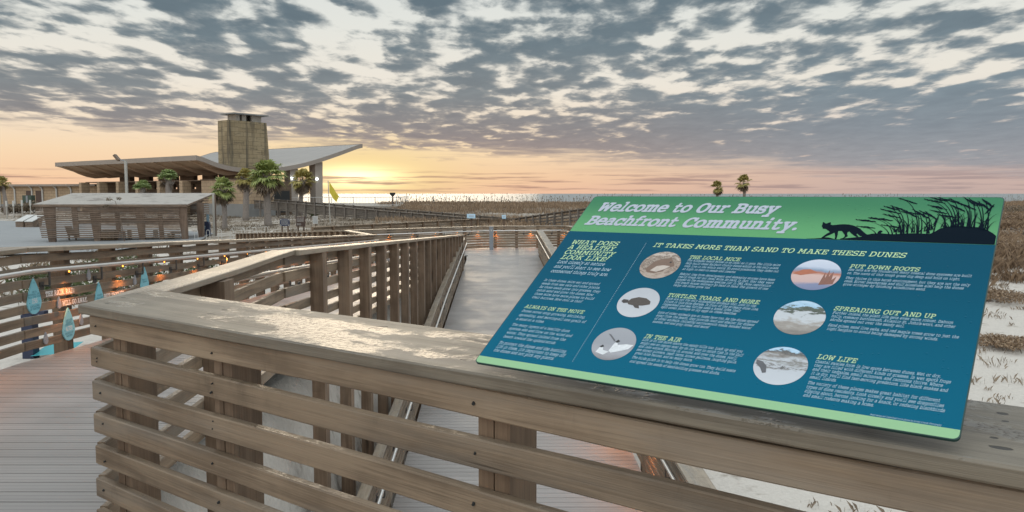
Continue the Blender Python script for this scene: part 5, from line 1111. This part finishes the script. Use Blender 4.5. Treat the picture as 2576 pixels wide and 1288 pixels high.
# small notice boards on posts
def notice(px0, px1, py0, py1, Y, label, mat, ink, kind):
    a, b = at(px0, py0, Y), at(px1, py1, Y); cx = (a.x + b.x) / 2; z0 = g(cx, Y)
    t = thing('notice_board', label, 'sign', (cx, Y, z0))
    c = MB(); c.box(a.x, b.x, Y - .03, Y, b.z, a.z); c.build('board', M[mat], t)
    w_ = b.x - a.x; h_ = a.z - b.z; rnd = random.Random(px0); c = MB(); rows = {'navy': 6, 'brown': 7, 'white': 8}[kind]
    for r_ in range(rows):
        zz = a.z - h_ * (0.12 + .80 * r_ / rows)
        if kind == 'brown' and r_ == 4: continue
        x = a.x + w_ * (.14 if kind != 'brown' else .10); xe = b.x - w_ * (.14 if kind != 'brown' or r_ < 4 else .45)
        while x < xe:
            l = min(w_ * rnd.uniform(.05, .15), xe - x); c.box(x, x + l, Y - .034, Y - .0305, zz - h_ * .035, zz); x += l + w_ * .03
    if kind == 'navy':
        for sx in (0, 1):
            for sz in (0, 1):
                x = a.x + .03 if sx == 0 else b.x - .03; zz = a.z - .03 if sz == 0 else b.z + .03; s1 = 1 if sx == 0 else -1; s2 = -1 if sz == 0 else 1
                c.add([(x, Y - .0325, zz), (x + s1 * .10, Y - .0325, zz), (x, Y - .0325, zz + s2 * .10)], [(0, 1, 2) if s1 * s2 > 0 else (0, 2, 1)])
    c.build('writing', M[ink], t)
    c = MB()
    for fx in ((.2, .8) if kind != 'white' else (.5,)): c.box(a.x + w_ * fx - .05, a.x + w_ * fx + .05, Y + .003, Y + .09, z0 - .3, a.z - .05)
    c.build('posts', M['slatv'], t)
notice(704, 729, 550, 568.5, 58, 'navy notice board with white writing, leftmost of the three notices by the palms', 'navy', 'white', 'navy')
notice(744.5, 768.5, 545, 570, 60, 'brown notice board with white writing, middle of the three notices', 'brown', 'white', 'brown')
notice(786.5, 800, 543.5, 563, 62, 'small white notice on a single post left of the flagpole', 'white', 'greymetal', 'white')
# far slanted interpretive panels on the boardwalk
def lectern_sign(px, py, Y, wpx, hpx, label):
    q = at(px, py, Y); w_ = wpx / F * Y; h_ = hpx / F * Y; z0 = g(q.x, q.y)
    t = thing('lectern_sign', label, 'sign', (q.x, q.y, z0)); c = MB()
    c.add([(q.x - w_ / 2, q.y - .35, q.z - h_ / 2), (q.x + w_ / 2, q.y - .35, q.z - h_ / 2), (q.x + w_ * .42, q.y + .35, q.z + h_ / 2), (q.x - w_ * .58, q.y + .35, q.z + h_ / 2), (q.x - w_ / 2, q.y - .35, q.z - h_ / 2 - .05), (q.x + w_ / 2, q.y - .35, q.z - h_ / 2 - .05), (q.x + w_ * .42, q.y + .35, q.z + h_ / 2 - .05), (q.x - w_ * .58, q.y + .35, q.z + h_ / 2 - .05)], [(0, 1, 2, 3), (7, 6, 5, 4), (0, 4, 5, 1), (1, 5, 6, 2), (2, 6, 7, 3), (3, 7, 4, 0)]); c.build('panel', M['ltblue'], t)
    c = MB(); c.box(q.x - .07, q.x + .07, q.y - .05, q.y + .08, z0 - .2, q.z - .06); c.build('post', M['slatv'], t)
    c = MB(); c.add([(q.x - w_ * .3, q.y - .13, q.z - h_ * .18 + .012), (q.x + w_ * .3, q.y - .13, q.z - h_ * .18 + .012), (q.x + w_ * .28, q.y + .08, q.z + h_ * .12 + .012), (q.x - w_ * .32, q.y + .08, q.z + h_ * .12 + .012)], [(0, 1, 2, 3)]); c.build('picture', M['greymetal'], t)
lectern_sign(1186, 543, 57, 21, 9, 'pale blue slanted panel on a post beyond the landing, the larger of two')
lectern_sign(1268, 545, 60, 10, 8, 'small pale blue slanted panel beyond the landing, right of the larger one')
# navy repair stand with pale screen, stake, hoops
def stand():
    b = gp(519.5, 58); t = thing('repair_stand', 'navy blue bicycle repair stand with a pale blue top, beside the shelter', 'repair stand', b); z1 = at(519, 557, 58).z
    c = MB(); 
    n = 12; prof = [(.24, b.z - .1), (.24, z1 - .2), (.20, z1 - .05), (.10, z1)]
    for i, (w_, z) in enumerate(prof):
        pass
    c.add([(b.x + sx * w_, b.y + sy * .16, z) for w_, z in prof for sx, sy in ((-1, -1), (1, -1), (1, 1), (-1, 1))], [(4 * i + j, 4 * i + (j + 1) % 4, 4 * i + 4 + (j + 1) % 4, 4 * i + 4 + j) for i in range(3) for j in range(4)] + [(12, 13, 14, 15)]); c.build('body', M['navy'], t)
    c = MB(); c.box(b.x + .02, b.x + .20, b.y - .03, b.y + .03, z1 - .02, z1 + .52); c.build('top_sign', M['ltblue'], t)
    c = MB(); c.tube([(b.x - .08, b.y - .162, z1 - .38), (b.x - .08, b.y - .170, z1 - .38)], .07, 12); c.box(b.x - .10, b.x - .06, b.y - .168, b.y - .161, z1 - .56, z1 - .45); c.build('emblem', M['ltblue'], t)
stand()
b = gp(539, 57); simple('wooden_stake', 'slim wooden stake standing between the shelter and the shaggy palm', 'stake', b, [('stake', 'pole', lambda c, q: c.box(q.x - .08, q.x + .08, q.y - .06, q.y + .06, q.z - .2, 1.60)), ('side_board', 'slatv', lambda c, q: c.box(q.x + .083, q.x + .15, q.y - .05, q.y + .05, q.z - .2, 1.52))])
for i, px in enumerate((493, 522.5, 552.5, 582.5, 611, 640, 669)):
    b = gp(px, 54); b.z = min(b.z, -1.6)
    zt = at(px, (579, 578.5, 577.5, 576.5, 574.5, 572, 570)[i], 54).z
    simple('bike_hoop', ('first', 'second', 'third', 'fourth', 'fifth', 'sixth', 'last')[i] + ' white bicycle hoop counted from the shelter', 'bike rack', b, [('hoop', 'white', lambda c, q: c.tube([q + Vector((-.12, 0, -.2))] + [Vector((q.x - .11 * math.cos(math.pi * k / 8), q.y, zt - .11 + .11 * math.sin(math.pi * k / 8))) for k in range(9)] + [q + Vector((.14, 0, -.2))], .016, 8)), ('base_plate', 'greymetal', lambda c, q: c.box(q.x - .2, q.x + .2, q.y - .06, q.y + .06, q.z - .02, q.z + .02))], 'white bicycle hoops')
# pale grey post on the landing
b = Vector((at(1236, 627, 37.2).x, 37.2, -1.05))
simple('metal_bollard', 'pale grey square metal post standing at the far railing of the landing', 'bollard', b, [('shaft', 'greymetal', lambda c, q: c.box(q.x - .09, q.x + .09, q.y - .09, q.y + .09, q.z, q.z + 1.04)), ('cap', 'greymetal', lambda c, q: c.box(q.x - .098, q.x + .098, q.y - .098, q.y + .098, q.z + 1.043, q.z + 1.09)), ('button', 'white', lambda c, q: c.box(q.x - .025, q.x + .025, q.y - .097, q.y - .0905, q.z + .88, q.z + .95))])
# coin viewer at the end of the terrace railing
b = at(988, 512, 97.5); b.z = .12
simple('coin_viewer', 'dark sightseeing viewer on a post at the right end of the terrace railing', 'viewer', b, [('post', 'brown', lambda c, q: c.tube([q, q + Vector((0, 0, 1.15))], [.12, .09], 8)), ('head', 'black', lambda c, q: c.add([(q.x + a * w_, q.y + bb, q.z + zz) for w_, zz in ((.12, 1.15), (.36, 1.42), (.30, 1.58)) for a, bb in ((-1, -.16), (1, -.16), (1, .16), (-1, .16))], [(4 * i + j, 4 * i + (j + 1) % 4, 4 * i + 4 + (j + 1) % 4, 4 * i + 4 + j) for i in range(2) for j in range(4)] + [(8, 9, 10, 11), (3, 2, 1, 0)]))])
# posts on the dune crest
for i, px in enumerate((1088, 1180, 1214, 1308)):
    b = gp((1089, 1088 + 92, 1215, 1310)[i] if i else 1089, 108)
for i, (px, h_) in enumerate(((1087, 1.25), (1176.5, .7), (1180, .6), (1282, .8), (1180 - 0, .5))[:3]):
    pass
for px, lb in ((1090, 'thin dark post on the dune crest, left of the other'), (1180.5, 'thin dark post on the dune crest, right of the other')):
    b = gp(px, 108); simple('dune_post', lb, 'post', b, [('shaft', 'woodgreyv', lambda c, q: c.box(q.x - .08, q.x + .08, q.y - .08, q.y + .08, q.z - .3, q.z + .95)), ('cap', 'black', lambda c, q: c.box(q.x - .09, q.x + .09, q.y - .09, q.y + .09, q.z + .953, q.z + 1.0))], 'thin posts on the dune crest')
# navy post and teal board behind the left railing
b = Vector((-6.25, 10.2, g(-6.25, 10.2)))
simple('repair_stand', 'dark navy stand with a teal foot board seen through the left railing slats', 'repair stand', b, [('post', 'navy', lambda c, q: c.box(q.x - .07, q.x + .07, q.y - .07, q.y + .07, q.z - .2, .02)), ('arm', 'navy', lambda c, q: c.box(q.x - .10, q.x + .22, q.y - .05, q.y + .05, .023, .07)), ('foot_board', 'teal', lambda c, q: c.add([(q.x + .05, q.y - .1, q.z + .04), (q.x + .42, q.y + .1, q.z + .04), (q.x + .42, q.y + .5, q.z + .12), (q.x + .05, q.y + .3, q.z + .12)], [(0, 1, 2, 3)]))])

# ------------------------------------------------------------------ grasses and small plants
def blades(name, mat, pts, label, cnt, hlo, hhi, wd, spread, lean=.35):
    V = []; Fc = []
    for (x, y, z, s) in pts:
        for k in range(cnt):
            a = rng.uniform(0, 6.283); h = rng.uniform(hlo, hhi) * s; ox, oy = rng.normal(0, spread * s, 2); dx, dy = math.cos(a), math.sin(a); l = h * rng.uniform(.1, lean) ; w_ = wd * s; b0 = len(V)
            V += [(x + ox - dy * w_, y + oy + dx * w_, z - .04), (x + ox + dy * w_, y + oy - dx * w_, z - .04), (x + ox + dx * l * .45 + dy * w_ * .7, y + oy + dy * l * .45 - dx * w_ * .7, z + h * .65), (x + ox + dx * l * 1.3, y + oy + dy * l * 1.3, z + h)]
            Fc.append((b0, b0 + 1, b0 + 2)); Fc.append((b0, b0 + 2, b0 + 3))
    me = bpy.data.meshes.new(name); me.from_pydata(V, [], Fc); me.materials.append(M[mat]); o = bpy.data.objects.new(name, me); COL.objects.link(o)
    return tag(o, label, 'grass', None, 'stuff')
def dens(x, y): return 0.5 + 0.5 * mnoise.noise(Vector((x * .09, y * .16, 3))) + .35 * mnoise.noise(Vector((x * .3, y * .5, 8)))
P = []
while len(P) < 15000:
    y = 58 + 62 * rng.random() ** .8; x = rng.uniform(-.155 * y - 1, .70 * y)
    d = dens(x, y)
    if rng.random() < ss(.30, .75, d) + (.5 if y > 88 else 0): P.append((x, y, g(x, y), rng.uniform(.6, 1.3)))
blades('dune_grass', 'grass', P, 'brown dry grass covering the dunes before the sea', 7, .14, .42, .030, .32)
P = []
while len(P) < 2600:
    y = 26 + 34 * rng.random(); x = rng.uniform(.18 * y, .72 * y + 4)
    if rng.random() < ss(.52, .86, dens(x, y * 1.3)): P.append((x, y, g(x, y), rng.uniform(.6, 1.3)))
blades('dune_grass', 'grass', P, 'clumps of brown grass on the nearer dunes at the right', 22, .12, .50, .010, .25, .9)
P = []
for i in range(1100):
    y = rng.uniform(100, 122); x = rng.uniform(-.145 * y, .70 * y); P.append((x, y, g(x, y), rng.uniform(.8, 1.25)))
def oats():
    V = MB()
    for (x, y, z, s) in P:
        h = rng.uniform(.5, 1.35) * s * .8; a = rng.uniform(0, 6.28); l = rng.uniform(.05, .35); w_ = .009
        tx, ty = x + math.cos(a) * l, y + math.sin(a) * l
        V.add([(x - w_, y, z), (x + w_, y, z), (tx + w_ * .6, ty, z + h), (tx - w_ * .6, ty, z + h)], [(0, 1, 2, 3)])
        hd = rng.uniform(.16, .34); V.add([(tx - .005, ty, z + h - .05), (tx + .04, ty + .02, z + h + hd * .4), (tx + math.cos(a) * .12, ty, z + h + hd), (tx - .04, ty - .02, z + h + hd * .45)], [(0, 1, 2, 3)])
    V.build('sea_oats', M['oat'], label='tall thin sea oat stalks along the dune crest against the sea', cat='grass', kind='stuff')
oats()
# dead weeds on the white sand at the right, and litter on the sand at the left
P = []
while len(P) < 480:
    y = 5 + 24 * rng.random(); x = rng.uniform(.16 * y + 1.9, .72 * y + 2.5)
    if rng.random() < .25 + .75 * ss(.45, .8, dens(x * 3, y * 3)): P.append((x, y, g(x, y), rng.uniform(.5, 1.5)))
blades('sand_weeds', 'twig', P, 'small dead weeds scattered over the pale sand at the right', 14, .03, .15, .0016, .10, .9)
P = []
while len(P) < 800:
    y = 15 + 32 * rng.random(); x = rng.uniform(-.62 * y - 6, -6.0 if y < 34 else -18)
    if rng.random() < .10 + ss(.5, .85, dens(x * 2, y * 2)): P.append((x, y, g(x, y), rng.uniform(.5, 1.5)))
blades('sand_weeds', 'scrub', P, 'dry weeds and litter on the sand behind the left railing', 9, .04, .26, .008, .12, .9)
P = []
while len(P) < 1400:
    y = 60 + 34 * rng.random(); x = rng.uniform(-.62 * y, -.16 * y)
    if x < -21 - (y - 60) * .6 and y < 84: continue
    if rng.random() < .25 + ss(.45, .8, dens(x * 1.5, y * 2)): P.append((x, y, g(x, y), rng.uniform(.5, 1.2)))
blades('turf_grass', 'scrub', P, 'thin dry turf between the palms and the boardwalk fences', 7, .06, .22, .02, .3, .8)
BL = ('brown scrubby bush at the right edge of the view, nearest of the dune bushes', 'brown bush on the dunes just right of the sign, second nearest', 'round tan bush farther back right of the sign', 'long low brown bush highest on the dunes at the right edge', 'small brown bush just right of the upper corner of the sign', 'dark brown bush at the very right edge below the dune crest')
for i, (px, Y, r_, h_) in enumerate(((2572, 21, .95, .17), (2512, 26, 1.2, .20), (2548, 36, 2.2, .28), (2590, 46, 2.8, .42), (2518, 58, 2.6, .34), (2575, 70, 3.6, .5))):
    b = gp(px, Y); shrub(b.x, b.y, r_, h_, BL[i], 'grass' if i != 5 else 'scrub', 2600, .026 + .0007 * Y, 'dune bushes right of the sign')
b = gp(2478, 11.5); shrub(b.x, b.y, .10, .10, 'tiny green plant on the sand right of the sign', 'shrub', 150, .02)
